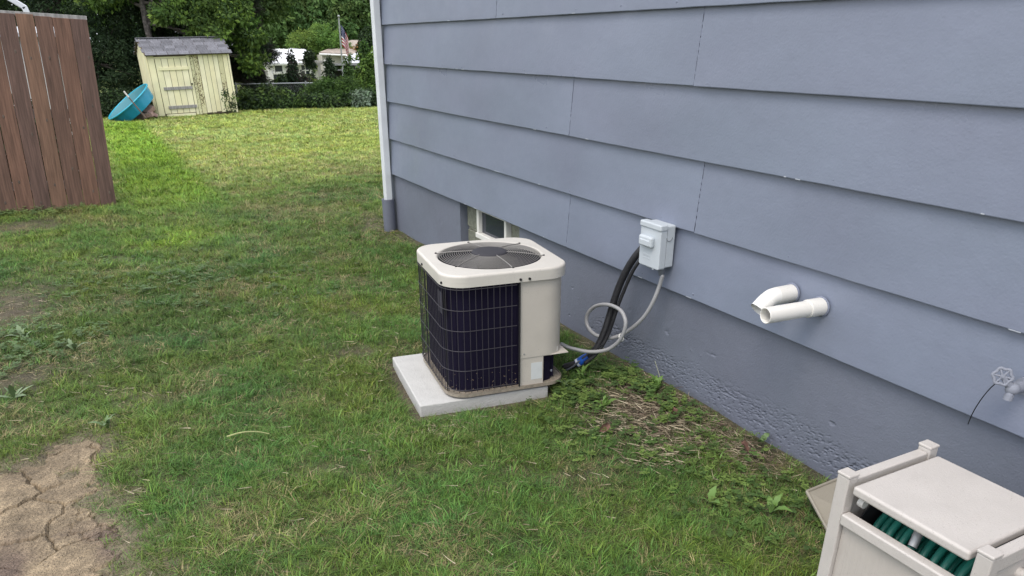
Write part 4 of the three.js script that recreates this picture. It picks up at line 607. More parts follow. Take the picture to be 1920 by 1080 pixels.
tree('cherry_tree', 'nearby tree with dark leaves overhanging from behind the house corner', 'tree', 7.1, -16.2, [[-1.75, 2.95, 0.2, 0.62, 0.42, 0.5], [-2.2, 3.2, 0.1, 0.5, 0.35, 0.5], [-1.4, 2.35, 0.2, 0.25, 0.2, 0.3], [-0.6, 3.3, 0, 1.1, 0.8, 1.0], [0.6, 3.6, 0, 1.2, 1.0, 1.1], [-0.6, 4.5, 0, 1.6, 1.0, 1.3], [0.2, 5.5, 0, 1.4, 0.9, 1.2]], 1700, gMid.concat(gDark), { trunk: 0.12, y0: 2.2, scale: 0.8, seed: 67, gap: -0.08, gapF: 1.8 });
{ // a far wood that closes the view
  const l = []; const r = RNG(4); for (let i = 0; i < 26; i++) { const x = -30 + i * 3.6; l.push([x, 4 + 2 * r(), -82 - 8 * r(), 4, 5 + 3 * r(), 3.5]); }
  const m = instanced('distant_wood', SPRAY.big, mat.leaf, crownList(l, 9000, gMid.concat(gBright[2]), 71, { scale: 1.7, gapF: 0.5, gap: -0.25 }), scene); tag(m, 'far green wood closing the view behind the far houses', null, null, 'stuff');
}
const bush = (label, px, z, w, h, n, cols, o = {}) => { const p = at(px, 200, z), k = o.lobes ?? [[-w * 0.3, h * 0.4, 0, w * 0.42, h * 0.42, 0.3], [w * 0.25, h * 0.45, 0.05, w * 0.45, h * 0.45, 0.32], [0, h * 0.68, 0, w * 0.36, h * 0.34, 0.28]]; return tree(o.name ?? 'shrub', label, o.cat ?? 'shrub', p.x, z, k, n, cols, { spray: o.spray ?? 'small', scale: 1.5, seed: Math.round(px * 7), gap: -0.2, gapF: 2.5, trunk: 0.02, y0: h * 0.3, ...o }); };
const cone = (w, h) => [[0, h * 0.16, 0, w * 0.5, h * 0.2, w * 0.5], [0, h * 0.42, 0, w * 0.42, h * 0.22, w * 0.42], [0, h * 0.66, 0, w * 0.3, h * 0.2, w * 0.3], [0, h * 0.87, 0, w * 0.15, h * 0.16, w * 0.15]];
bush('dark low shrub at the right foot of the yellow shed', 470, -26.9, 1.0, 0.62, 420, gDark.concat(gMid), {});
bush('green shrub with pale leaf tips right of the low dark shrub', 505, -27.1, 1.1, 0.75, 420, gMid.concat(gDark), {});
bush('yellow green shrub left of two on the lawn beyond the chain link fence', 545, -30.2, 0.9, 0.95, 300, gBright, { dy: 0.25 });
bush('yellow green shrub right of two on the lawn beyond the chain link fence', 581, -30.2, 1.0, 0.9, 300, gBright, { dy: 0.25 });
bush('wide green shrub in the hedge below the white roofed house', 556, -26.8, 1.2, 0.45, 380, gDark.concat(gMid), {});
bush('mid green feathery shrub left of the flagpole', 612, -27.0, 1.2, 0.95, 520, gMid.concat(gBright[2]), { spray: 'fine', scale: 1.0 });
bush('mid green shrub right below the flagpole', 650, -27.0, 1.3, 0.95, 560, gMid.concat(gBright[2]), { spray: 'fine', scale: 1.0 });
bush('low dark hedge shrub between flagpole and house corner', 690, -26.5, 1.2, 0.55, 420, gDark.concat(gMid), {});
bush('low dark hedge shrub below the feathery shrub', 600, -26.5, 1.2, 0.42, 360, gDark.concat(gMid), {});
bush('small silvery shrub beside the house corner', 678, -26.35, 0.45, 0.6, 140, [rgb(0.2, 0.26, 0.2), rgb(0.15, 0.22, 0.14)], {});
bush('narrow dark cypress in front of the white roofed house', 556, -28.9, 0.5, 2.0, 260, gDark.concat(gBrown[2]), { name: 'conical_evergreen', cat: 'evergreen', lobes: cone(0.42, 1.95) });
bush('short dark conical evergreen left of the narrow cypress', 535, -28.6, 0.5, 1.35, 180, gDark, { name: 'conical_evergreen', cat: 'evergreen', lobes: cone(0.45, 1.15) });
bush('pointed dark evergreen left beside the flagpole', 626, -29.4, 0.6, 1.75, 320, gDark, { name: 'conical_evergreen', cat: 'evergreen', lobes: cone(0.7, 1.75) });
bush('pointed green evergreen right of the flagpole in front of the dark porch', 660, -29.2, 0.6, 1.7, 320, gMid, { name: 'conical_evergreen', cat: 'evergreen', lobes: cone(0.72, 1.72) });
bush('small rounded evergreen in front of the pergola post', 590, -32.5, 0.5, 2.1, 260, gDark, { name: 'conical_evergreen', cat: 'evergreen', lobes: [[0, 1.9, 0, 0.18, 0.36, 0.18], [0, 0.9, 0, 0.2, 0.6, 0.2]] });
bush('reddish brown shrub between cypress and pergola', 572, -29.3, 0.9, 1.1, 260, gBrown.concat(rgb(0.09, 0.05, 0.055)), { dy: 0.1 });
bush('tall bright green columnar shrub left of two at the house corner', 690, -27.4, 0.6, 1.95, 480, gBright.concat(gMid), { name: 'columnar_shrub', lobes: [[0, 0.4, 0, 0.36, 0.42, 0.3], [-0.05, 0.95, 0, 0.3, 0.45, 0.26], [0.04, 1.45, 0, 0.2, 0.42, 0.2], [0, 1.8, 0, 0.1, 0.3, 0.1]] });
bush('tall bright green columnar shrub right of two at the house corner', 709, -27.2, 0.6, 1.8, 420, gBright.concat(gMid[1]), { name: 'columnar_shrub', lobes: [[0, 0.4, 0, 0.34, 0.42, 0.3], [0.05, 0.95, 0, 0.28, 0.4, 0.26], [0, 1.4, 0, 0.18, 0.4, 0.18], [0.02, 1.68, 0, 0.08, 0.25, 0.1]] });
bush('dark climbing plant on the grey post of the dark porch', 697, -31, 0.6, 2.6, 460, gDark.concat(gMid[0]), { name: 'climbing_plant', cat: 'climber', lobes: [[-0.1, 2.1, 0, 0.3, 0.6, 0.25], [0.15, 2.6, 0, 0.35, 0.35, 0.25], [0.05, 1.3, 0, 0.24, 0.6, 0.25], [0, 0.6, 0, 0.22, 0.6, 0.2]] });
{ const t = bush('spindly sapling growing against the right end of the yellow shed', 433, -25.45, 0.4, 0.75, 46, gDark.concat(gMid), { name: 'sapling', cat: 'sapling', trunk: 0.008, y0: 0.15, scale: 0.8, lobes: [[0.0, 0.2, 0, 0.16, 0.2, 0.06], [0.1, 0.45, 0, 0.12, 0.2, 0.06], [-0.12, 0.55, 0, 0.1, 0.2, 0.06]], gap: -0.5 }); }
bush('low dark bush in the shade behind the turquoise pool', 225, -26.2, 1.6, 0.75, 420, gDark.concat(gMid[2]), {});

// ------------------------------------------------------------------ wooden fence, shed roof and downspout behind it
{
  const f = thing('wooden_fence', 'brown stained board fence leaning at the left edge of the lawn', 'fence', [0.03, -0.02, -9.35]);
  f.rotation.set(0, 0.10, -0.052);
  const bp = 0.1535; for (let k = 0; k < 13; k++) {
    const w = bp - R(0.003, 0.0065), h = 1.845 + R(-0.006, 0.006) + k * 0.003, x = -bp * (k + 0.5); const g = new RoundedBoxGeometry(w, h, 0.017, 1, 0.0025); g.translate(0, h / 2, 0); const top = g.attributes.position; for (let i = 0; i < top.count; i++) { const y = top.getY(i); top.setZ(i, top.getZ(i) + 0.004 * nz(y * 1.2, k * 3.3)); }
    const m = mk('board', g, mat.fence[(k * 5 + 3) % 4], f); m.position.set(x, 0, 0); m.rotation.z = R(-0.0018, 0.0018);
    for (const y of [0.25, 0.95, 1.6]) if (rnd() < 0.8) { const kn = new THREE.SphereGeometry(0.012, 10, 6); kn.scale(0.8, 1.5, 0.12); kn.translate(R(-0.04, 0.04), y + R(-0.2, 0.2), 0.0085); mk('knot', kn, mat.handle, m); }
    for (const y of [0.22, 0.95, 1.68]) for (const q of [-0.035, 0.035]) { const n = new THREE.CylinderGeometry(0.003, 0.003, 0.003, 6); n.rotateX(Math.PI / 2); n.translate(q, y + R(-0.01, 0.01), 0.0095); }
  }
  for (const y of [0.24, 0.95]) mk('rail', bx(2.0, 0.085, 0.038, -1.0, y, -0.0285, 0.003), mat.greyWood, f);
  mk('rail', bx(2.03, 0.038, 0.088, -1.012, 1.857, -0.048, 0.003), mat.greyWood, f);
  mk('post', bx(0.089, 1.84, 0.089, -0.05, 0.92, -0.095, 0.004), mat.greyWood, f); mk('post', bx(0.089, 1.84, 0.089, -1.75, 0.92, -0.095, 0.004), mat.greyWood, f);
  tree('shrub', 'dark shrub hidden behind the board fence, glimpsed through its lower gaps', 'shrub', -0.85, -10.45, [[-0.5, 0.45, 0, 0.5, 0.5, 0.3], [0.2, 0.45, 0, 0.45, 0.5, 0.3], [-0.15, 0.75, 0, 0.6, 0.4, 0.3], [-1.0, 0.6, 0, 0.4, 0.55, 0.3]], 700, [rgb(0.028, 0.055, 0.022), rgb(0.036, 0.066, 0.026)], { spray: 'small', scale: 1.4, seed: 5, trunk: 0.02, y0: 0.3, gap: -0.3, gapF: 2.5 });
  const s = thing('garden_shed', 'low white wall seen through the gaps near the top of the board fence', 'shed', [-1.55, -0.1, -11.4]);
  mk('wall', [bx(2.6, 1.80, 0.06, 0, 0.9, 0.5), bx(0.06, 1.8, 0.94, 1.27, 0.9, 0), bx(0.06, 1.8, 0.94, -1.27, 0.9, 0)], mat.white, s); mk('roof', bx(2.8, 0.05, 1.3, 0, 1.83, 0, 0.008, [0.06, 0, 0]), mat.roofGrey, s);
  const d = thing('gutter_elbow', 'white downspout elbow just above the top of the board fence', 'downspout'), z = -10.2, w = at(8, -10, z), a = at(-60, -50, z), b = at(46, 14, z), c = at(54, 31, z), q = at(56, 60, z);
  const rect = (p, r) => { const dd = r.clone().sub(p), g = new RoundedBoxGeometry(0.055, dd.length() + 0.03, 0.075, 2, 0.01); g.applyQuaternion(new THREE.Quaternion().setFromUnitVectors(V(0, 1, 0), dd.clone().normalize())); const m = p.clone().add(r).multiplyScalar(0.5); g.translate(m.x, m.y, m.z); return g; };
  mk('slanted_pipe', rect(a, b), mat.whiteMetal, d); mk('elbow', rect(b, c), mat.whiteMetal, d); mk('upright_pipe', rect(c, q), mat.whiteMetal, d);
}

// ------------------------------------------------------------------ chain link fence, far houses, flag
{
  const z = -28.1, f = thing('chain_link_fence', 'low grey chain link fence across the far end of the lawn', 'fence', [4.4, gy(6.5, z), z]);
  const top = at(560, 155, z).y - gy(6.5, z), L = 7; mk('top_rail', cyl(0.021, 0.021, [0, top, 0], [L, top - 0.05, 0], 10), mat.galv, f);
  for (let k = 0; k <= 3; k++) mk('post', [cyl(0.026, 0.026, [k * L / 3, -0.1, 0], [k * L / 3, top + 0.05, 0], 10)], mat.galv, f);
  const gs = [], st = 0.075; for (let x = -top; x < L; x += st) for (const s of [1, -1]) { let a = [s > 0 ? x : x + top, 0.04], b = [s > 0 ? x + top : x, top]; if (Math.min(a[0], b[0]) < 0 || Math.max(a[0], b[0]) > L) continue; gs.push(cyl(0.0016, 0.0016, [a[0], a[1], 0.003 * s], [b[0], b[1], 0.003 * s], 3, true)); }
  tag(mk('wire_mesh', gs, mat.galv, f), null, null, null, 'stuff');
}
function quadSlab(a, b, c, d, th) {                              // a plate with thickness below four points (in order)
  const n = b.clone().sub(a).cross(d.clone().sub(a)).normalize(); if (n.y < 0) n.negate(); const lo = [a, b, c, d].map((p) => p.clone().addScaledVector(n, -th)), up = [a, b, c, d], f = []; const q = (p0, p1, p2, p3) => f.push(p0, p1, p2, p0, p2, p3);
  q(...up); q(...lo.slice().reverse()); for (let i = 0; i < 4; i++) { const j = (i + 1) % 4; q(up[i], lo[i], lo[j], up[j]); }
  const g = new THREE.BufferGeometry(); g.setAttribute('position', new THREE.Float32BufferAttribute(f.flatMap((p) => p.toArray()), 3)); g.computeVertexNormals(); return g;
}
function window_(parent, x, y, z, w, h, mullion) { const fr = [bx(w + 0.16, 0.08, 0.06, x, y + h / 2 + 0.04, z + 0.03), bx(w + 0.16, 0.09, 0.08, x, y - h / 2 - 0.045, z + 0.04), bx(0.08, h, 0.06, x - w / 2 - 0.04, y, z + 0.03), bx(0.08, h, 0.06, x + w / 2 + 0.04, y, z + 0.03)]; if (mullion) fr.push(bx(0.05, h, 0.05, x, y, z + 0.03), bx(w, 0.05, 0.045, x, y, z + 0.03)); const f = mk('window', fr, mat.white, parent); mk('pane', bx(w, h, 0.01, x, y, z + 0.012), mat.glassDark, f); return f; }
{
  const t = thing('sunroom_house', 'far house with white metal roof and sunroom windows behind the dark spruce', 'house', [0, 0, 0]), z = -42, gA = -1.62;
  const e0 = at(500, 119, z), e1 = at(592, 118, z), r0 = at(498, 91, z - 2.6), r1 = at(574, 93, z - 2.6);
  mk('roof', quadSlab(e0, e1, r1, r0, 0.10), mat.roofWhite, t); for (let k = 1; k < 9; k++) { const a = e0.clone().lerp(e1, k / 9), b = r0.clone().lerp(r1, k / 9); mk('roof_rib', cyl(0.02, 0.02, a.add(V(0, 0.012, 0)).toArray(), b.add(V(0, 0.012, 0)).toArray(), 4), mat.roofWhite, t); }
  const g0 = at(535, 95, z - 3), g1 = at(580, 97, z - 3), gp = at(548, 87, z - 6), gq = at(566, 87, z - 6); mk('upper_roof', quadSlab(g0, g1, gq, gp, 0.1), mat.roofGrey, t);
  const x0 = e0.x + 0.1, x1 = e1.x - 0.15, wy = e0.y - 0.08; mk('wall', [bx(x1 - x0, wy - gA, 0.12, (x0 + x1) / 2, (wy + gA) / 2, z - 0.3), bx(0.12, wy - gA, 2.2, x1 - 0.06, (wy + gA) / 2, z - 1.46), bx(x1 - x0, wy - gA + 0.5, 0.12, (x0 + x1) / 2, (wy + gA) / 2 + 0.25, z - 2.7)], mat.white, t);
  const W = (px, y0, y1, wpx, mu) => { const a = at(px, (y0 + y1) / 2, z - 0.24), s = 0.0272; window_(t, a.x, a.y, z - 0.24, wpx * s, (y1 - y0) * s, mu); }; W(550, 122, 134, 10, false); W(572, 122, 142, 14, true); W(522, 140, 154, 18, false); W(522, 122, 134, 14, false);
  const sk = at(553, 160, z - 0.2); mk('skirt', bx(1.0, 0.75, 0.05, sk.x, sk.y, z - 0.21), mat.trimGrey, t);
  // pergola on the house's right
  const b0 = at(566, 117, z + 1), b1 = at(618, 121, z + 1); mk('pergola_beam', bx(b1.x - b0.x, 0.11, 0.12, (b0.x + b1.x) / 2, (b0.y + b1.y) / 2, z + 1), mat.greyWood, t); for (const px of [598, 612]) { const p = at(px, 121, z + 1); mk('pergola_post', bx(0.13, p.y + 1.62, 0.13, p.x, (p.y - 1.62) / 2, z + 1), mat.greyWood, t); } for (let k = 0; k < 5; k++) { const p = b0.clone().lerp(b1, (k + 0.5) / 5); mk('pergola_rafter', bx(0.05, 0.1, 1.6, p.x, p.y + 0.1, z + 0.5), mat.greyWood, t); }
}
{
  const t = thing('porch_house', 'far house with tan shingle roof and dark porch behind the flag', 'house', [0, 0, 0]), z = -45, gB = -1.62;
  const e0 = at(598, 98, z), e1 = at(720, 103, z), r0 = at(658, 75, z - 4.5), r1 = at(722, 75, z - 4.5); const w0 = at(603, 98, z - 0.3);
  mk('roof', quadSlab(e0, e1, r1, r0, 0.12), mat.roofTan, t); mk('fascia', cyl(0.06, 0.06, e0.clone().add(V(0, -0.1, 0.06)).toArray(), e1.clone().add(V(0, -0.1, 0.06)).toArray(), 6), mat.white, t);
  const wy = e0.y - 0.14; const oL = at(622, 118, z - 0.4), oR = at(670, 118, z - 0.4), hh = wy - gB; mk('wall', [bx(oL.x - w0.x, hh, 0.15, (w0.x + oL.x) / 2, (wy + gB) / 2, z - 0.4), bx(e1.x - oR.x, hh, 0.15, (oR.x + e1.x) / 2, (wy + gB) / 2, z - 0.4), bx(oR.x - oL.x, wy - oL.y + 0.02, 0.15, (oL.x + oR.x) / 2, (wy + oL.y - 0.02) / 2, z - 0.4), bx(0.15, hh, 4.0, w0.x + 0.08, (wy + gB) / 2, z - 2.5)], mat.offWhite, t); mk('porch_room', [bx(0.1, hh, 3.4, oL.x - 0.06, (wy + gB) / 2, z - 2.2), bx(0.1, hh, 3.4, oR.x + 0.06, (wy + gB) / 2, z - 2.2), bx(oR.x - oL.x, hh, 0.1, (oL.x + oR.x) / 2, (wy + gB) / 2, z - 3.9), bx(oR.x - oL.x, 0.08, 3.4, (oL.x + oR.x) / 2, wy - 0.06, z - 2.2)], mat.trimGrey, t);
  const a0 = at(640, 118, z + 2.6), a1 = at(712, 117, z + 2.6), c0 = at(652, 101, z - 0.2), c1 = at(714, 94, z - 0.2); mk('porch_roof', quadSlab(a0, a1, c1, c0, 0.09), mat.roofGrey, t); const f0 = at(617, 118, z + 2.62); mk('porch_fascia', bx(a1.x - f0.x, 0.10, 0.1, (f0.x + a1.x) / 2, a0.y - 0.07, z + 2.6), mat.trimGrey, t);
    for (const px of [668, 704]) { const p = at(px, 118, z + 2.5); mk('porch_post', bx(0.34, p.y - gB, 0.2, p.x + 0.1, (p.y + gB) / 2, z + 2.5), mat.trimGrey, t); } { const p = at(612, 100, z + 2.2); mk('white_post', bx(0.26, 1.6 + p.y - 0.3, 0.26, p.x, (p.y - 0.3 - 1.6) / 2, z + 2.2), mat.white, t); }
  { const p = at(645, 131, z + 2.5), q = at(620, 131, z + 2.5), s = at(668, 131, z + 2.5); mk('porch_rail', bx(s.x - q.x, 0.06, 0.06, (q.x + s.x) / 2, p.y, z + 2.5), mat.trimGrey, t); }
  const v = at(686, 92, z - 1.5); tree('trumpet_vine', 'orange flowering climber spread on the tan roof', 'climber', v.x, z - 1.5, [[-0.55, 0, 0.4, 0.5, 0.25, 0.4], [0.1, 0.2, 0.1, 0.6, 0.3, 0.4], [0.7, 0.35, 0, 0.5, 0.25, 0.4]], 380, [rgb(0.36, 0.13, 0.03), rgb(0.28, 0.12, 0.05), rgb(0.16, 0.15, 0.04), rgb(0.32, 0.2, 0.05)], { dy: v.y - gy(v.x, z - 1.5) - 0.1, seed: 83, spray: 'small', scale: 2, gap: -0.4 });
}
{
  const z = -36, b = at(636, 170, z), top = at(635, 33, z), g = gy(b.x, z), t = thing('flagpole', 'slim grey flagpole in front of the tan roofed house', 'flagpole', [top.x, g, z]);
  mk('pole', cyl(0.042, 0.030, [-0.05, -0.1, 0], [0, top.y - g, 0], 12), mat.galv, t); mk('finial', (() => { const s = new THREE.SphereGeometry(0.055, 12, 10); s.translate(0, top.y - g + 0.05, 0); return s; })(), mat.galv, t);
  const cv = document.createElement('canvas'); cv.width = 380; cv.height = 200; const c = cv.getContext('2d'); for (let k = 0; k < 13; k++) { c.fillStyle = k % 2 ? '#e9e6ea' : '#a81f36'; c.fillRect(0, k * 200 / 13, 380, 200 / 13 + 1); } c.fillStyle = '#232a52'; c.fillRect(0, 0, 152, 200 * 7 / 13); c.fillStyle = '#e9e6ea';
  for (let r = 0; r < 9; r++) for (let k = 0; k < (r % 2 ? 5 : 6); k++) { const x = (r % 2 ? 25.3 : 12.7) + k * 25.3, y = 10.8 + r * 10.8; c.beginPath(); for (let i = 0; i < 10; i++) { const a = -Math.PI / 2 + i * Math.PI / 5, q = i % 2 ? 2.1 : 5.2; c[i ? 'lineTo' : 'moveTo'](x + q * Math.cos(a), y + q * Math.sin(a)); } c.fill(); }
  const tx = new THREE.CanvasTexture(cv); tx.colorSpace = THREE.SRGBColorSpace;
  // hanging in soft folds from the pole: the fly end sinks below the hoist
  const hy = at(640, 46, z).y - g, hang = 0.86, fl = grid(40, 24, (u, v) => { const s = u * 1.35, fold = 0.10 * Math.sin(u * 9 + v * 2.2) * (0.3 + u), x = 0.045 + 0.30 * (1 - Math.exp(-s * 1.8)) * (0.75 + 0.25 * v) + 0.05 * u, y = -hang * (1 - v) * (1 - 0.25 * u) - 0.72 * s * (0.55 + 0.45 * u) ; return [x, y, fold, u, v]; });
  fl.translate(top.x, g + hy, z);
  tag(mk('flag', fl, M({ map: tx, roughness: 0.8, side: THREE.DoubleSide }), scene, { uv: true }), 'striped flag with a starred blue corner hanging limp from the flagpole', 'flag');
}

// ------------------------------------------------------------------ grass and small plants
function tuft(n, seed, w, lean, rad) {
  const r = RNG(seed), pos = [], nor = []; for (let i = 0; i < n; i++) {
    const a = r() * 6.28, d = rad * Math.sqrt(r()), bx0 = d * Math.cos(a), bz0 = d * Math.sin(a), h = 0.55 + 0.5 * r(), dir = a + (r() - 0.5) * 2.4, L = lean * (0.3 + 1.0 * r()), ww = w * (0.7 + 0.6 * r()), fx = Math.cos(dir), fz = Math.sin(dir), sx = -fz, sz = fx;
    const P0 = (t) => { const o = L * t * t * h; return V(bx0 + fx * o, h * (t - 0.32 * L * t * t), bz0 + fz * o); }, at_ = (t, k) => { const p = P0(t); const q = ww * (1 - Math.pow(t, 1.6)) * k; return V(p.x + sx * q, p.y, p.z + sz * q); };
    const rows = [0, 0.4, 0.75, 1], tris = []; for (let k = 0; k < 3; k++) { const A = at_(rows[k], -1), B = at_(rows[k], 1), C = at_(rows[k + 1], 1), D = at_(rows[k + 1], -1); tris.push([A, B, C]); if (k < 2) tris.push([A, C, D]); }
    for (const tr of tris) { const nn = tr[1].clone().sub(tr[0]).cross(tr[2].clone().sub(tr[0])).normalize(); if (nn.y < 0) nn.negate(); for (const p of tr) { pos.push(p.x, p.y, p.z); nor.push(nn.x, nn.y, nn.z); } }
  }
  const g = new THREE.BufferGeometry(); g.setAttribute('position', new THREE.Float32BufferAttribute(pos, 3)); g.setAttribute('normal', new THREE.Float32BufferAttribute(nor, 3)); return g;
}
const acIn = (x, z) => zone.edge(x, z) > 0.75, inBox = (x, z) => x > 1.63 && x < 2.08 && z > -1.2 && z < -0.7;
function free(x, z) { const d = -z; if (x > WX - 0.005 && d < 6.87) return false; if (x > 0.36 * d + 0.6 && d > 6.8) return false; if (x < -0.85 - 0.13 * d) return false; if (d > 9.7 && x < -0.5) return false; if (acIn(x, z) || inBox(x, z)) return false; if (Math.hypot(x - 2.254, z + 6.71) < 0.065) return false; if (d > 25.4 && x > 1.6 && x < 4.1) return false; return true; }
const m4 = (x, y, z, ry, s, sy, tx = 0, tz = 0) => new THREE.Matrix4().compose(V(x, y, z), new THREE.Quaternion().setFromEuler(new THREE.Euler(tx, ry, tz, 'YXZ')), V(s, sy, s));
{
  const tufts = [tuft(8, 1, 0.021, 1.2, 0.45), tuft(8, 2, 0.018, 1.7, 0.55), tuft(7, 3, 0.025, 0.9, 0.40)], far = [tuft(10, 4, 0.055, 0.8, 0.55), tuft(10, 5, 0.05, 1.2, 0.6)];
  const lists = [[], [], []], farL = [[], []], straw = [], r = RNG(99), color = rgb(0, 0, 0);
  const sow = (x0, x1, z0, z1, dens, h0, h1, dst, wide) => { const n = Math.round((x1 - x0) * (z1 - z0) * dens); for (let i = 0; i < n; i++) {
    const x = lerp(x0, x1, r()), z = lerp(z0, z1, r()); if (!free(x, z)) continue; const b = bareness(x, z); if (r() < b * 1.15 - 0.06) continue;
    const L = lawn(x, z), clump = 0.5 + fbm(x * 5, z * 5, 60, 2); if (r() > 0.62 + 0.7 * clump) continue;
    const dry = r() < L.dry * 0.62, v = 0.42 + 1.0 * r() * (0.5 + 0.95 * r()), h = lerp(h0, h1, r()) * (0.7 + 0.6 * clump) * (1 - 0.45 * b) * (1 + 0.35 * zone.strip(x, z)); let c;
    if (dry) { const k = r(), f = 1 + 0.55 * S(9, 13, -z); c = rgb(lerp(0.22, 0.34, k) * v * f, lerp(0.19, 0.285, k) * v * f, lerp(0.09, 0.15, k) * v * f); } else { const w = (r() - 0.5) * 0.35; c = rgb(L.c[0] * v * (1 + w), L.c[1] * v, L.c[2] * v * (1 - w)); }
    dst[Math.floor(r() * dst.length)].push([m4(x, gy(x, z) - 0.004, z, r() * 6.28, h * wide * (0.8 + 0.4 * r()), h * (dry ? 0.7 : 1), (r() - 0.5) * 0.5, (r() - 0.5) * 0.5), c]);
  } };
  sow(-1.4, 2.29, -3.6, -1.15, 4800, 0.032, 0.062, lists, 1.0);
  sow(-1.7, 2.29, -6.2, -3.6, 3600, 0.033, 0.062, lists, 1.1);
  sow(-2.2, 3.2, -10, -6.2, 1900, 0.038, 0.070, lists, 1.25);
  sow(-0.5, 4.5, -13, -10, 620, 0.04, 0.068, lists, 1.5); sow(-0.5, 5.2, -13, -9, 330, 0.05, 0.07, farL, 1.0); sow(-0.5, 6.5, -17, -13, 620, 0.05, 0.072, farL, 1.0);
  sow(-0.5, 9.6, -26.6, -16, 300, 0.055, 0.085, farL, 1.5);
  const g = new THREE.Group(); g.name = 'grass'; scene.add(g); tag(g, 'short mown lawn grass, green with straw coloured patches', null, null, 'stuff');
  lists.forEach((l, i) => { const m = instanced('near_blades', tufts[i], mat.blade, l, g); m.userData.kind = 'stuff'; }); farL.forEach((l, i) => { const m = instanced('far_blades', far[i], mat.farBlade, l, g); m.userData.kind = 'stuff'; });
  // straw and mulch lying about
  const bit = tuft(1, 77, 0.024, 0.5, 0.01); bit.rotateX(Math.PI / 2 - 0.12);
  const lay = (n, fn, cols, s0, s1) => { for (let i = 0, t = 0; i < n && t < n * 20; t++) { const [x, z] = fn(); if (!free(x, z)) continue; const c = cols[Math.floor(r() * cols.length)].clone().multiplyScalar(0.7 + 0.6 * r()); straw.push([m4(x, gy(x, z) + R(0.004, 0.022), z, r() * 6.28, lerp(s0, s1, r()), lerp(s0, s1, r()), (r() - 0.5) * 0.5, (r() - 0.5) * 0.5), c]); i++; } };
  const tan = [rgb(0.30, 0.25, 0.17), rgb(0.23, 0.185, 0.125), rgb(0.37, 0.32, 0.23), rgb(0.12, 0.085, 0.062), rgb(0.17, 0.12, 0.092)];
  const ga = () => (r() + r() + r() - 1.5) * 1.15;
  lay(1900, () => [2.02 + 0.26 * ga(), -2.48 + 0.34 * ga()], tan, 0.025, 0.085); lay(900, () => [2.16 + 0.12 * ga(), -2.0 + 0.25 * ga()], tan, 0.02, 0.07); lay(420, () => [1.97 + 0.2 * ga(), -2.2 + 0.2 * ga()], tan.slice(0, 3), 0.04, 0.10);
  lay(900, () => [2.24 + 0.05 * ga(), lerp(-6.5, -1.3, r())], tan, 0.015, 0.05); lay(500, () => [-0.75 + 0.4 * ga(), -5.8 + 0.8 * ga()], tan, 0.02, 0.06); lay(250, () => [-0.45 + 0.5 * ga(), -4.3 + 0.4 * ga()], tan, 0.02, 0.06);
  lay(2600, () => [lerp(-1.2, 2.25, r()), lerp(-6, -1.8, r())], tan.slice(0, 3), 0.03, 0.08); lay(800, () => [lerp(-1.0, -0.1, r()), lerp(-3.7, -2.2, r())], tan, 0.006, 0.026);
  lay(500, () => [1.2 + 0.45 * ga(), -2.82 + 0.12 * ga()], tan.slice(0, 3), 0.02, 0.05); lay(200, () => [2.2 + 0.12 * ga(), -6.85 + 0.3 * ga()], tan, 0.02, 0.06);
  tag(instanced('dry_straw', bit, mat.straw, straw, scene), 'loose straw and dead grass lying on the lawn and along the wall', null, null, 'stuff');
  // clover and other round leaved ground cover
  const cl = (() => { const q = RNG(5), pos = [], nor = []; for (let i = 0; i < 7; i++) { const a = q() * 6.28, d = 0.030 * Math.sqrt(q()), cx = d * Math.cos(a), cz = d * Math.sin(a), y = 0.022 + 0.028 * q(); for (let k = 0; k < 3; k++) { const b = a + k * 2.094, e = V(Math.cos(b), 0.12 + 0.3 * (q() - 0.5), Math.sin(b)), s = V(-Math.sin(b), 0, Math.cos(b)), L = 0.012; const o = V(cx, y, cz), p = [o, o.clone().addScaledVector(e, L * 0.6).addScaledVector(s, L * 0.5), o.clone().addScaledVector(e, L * 1.15).addScaledVector(s, L * 0.35), o.clone().addScaledVector(e, L * 1.15).addScaledVector(s, -L * 0.35), o.clone().addScaledVector(e, L * 0.6).addScaledVector(s, -L * 0.5)]; for (const t of [[0, 1, 2], [0, 2, 3], [0, 3, 4]]) { for (const j of t) { pos.push(p[j].x, p[j].y, p[j].z); nor.push(0, 1, 0); } } } } const g2 = new THREE.BufferGeometry(); g2.setAttribute('position', new THREE.Float32BufferAttribute(pos, 3)); g2.setAttribute('normal', new THREE.Float32BufferAttribute(nor, 3)); return g2; })();
  const cv = []; const grow = (n, fn, cols, s0, s1) => { for (let i = 0, t = 0; i < n && t < n * 20; t++) { const [x, z] = fn(); if (!free(x, z)) continue; cv.push([m4(x, gy(x, z) + 0.002, z, r() * 6.28, lerp(s0, s1, r()), lerp(s0, s1, r())), cols[Math.floor(r() * cols.length)].clone().multiplyScalar(0.75 + 0.5 * r())]); i++; } };
  const green = [rgb(0.09, 0.16, 0.04), rgb(0.13, 0.20, 0.045), rgb(0.07, 0.125, 0.035), rgb(0.17, 0.25, 0.06)], pale = [rgb(0.10, 0.16, 0.06), rgb(0.085, 0.145, 0.05)];
  grow(170, () => [2.0 + 0.26 * ga(), -1.8 + 0.45 * ga()], green, 0.45, 0.95); grow(80, () => [1.72 + 0.22 * ga(), -2.5 + 0.35 * ga()], green, 0.45, 0.9); grow(110, () => [2.16 + 0.09 * ga(), -2.7 + 0.4 * ga()], green, 0.6, 1.2); grow(120, () => [1.86 + 0.1 * ga(), -2.85 + 0.2 * ga()], green, 0.5, 1.1);
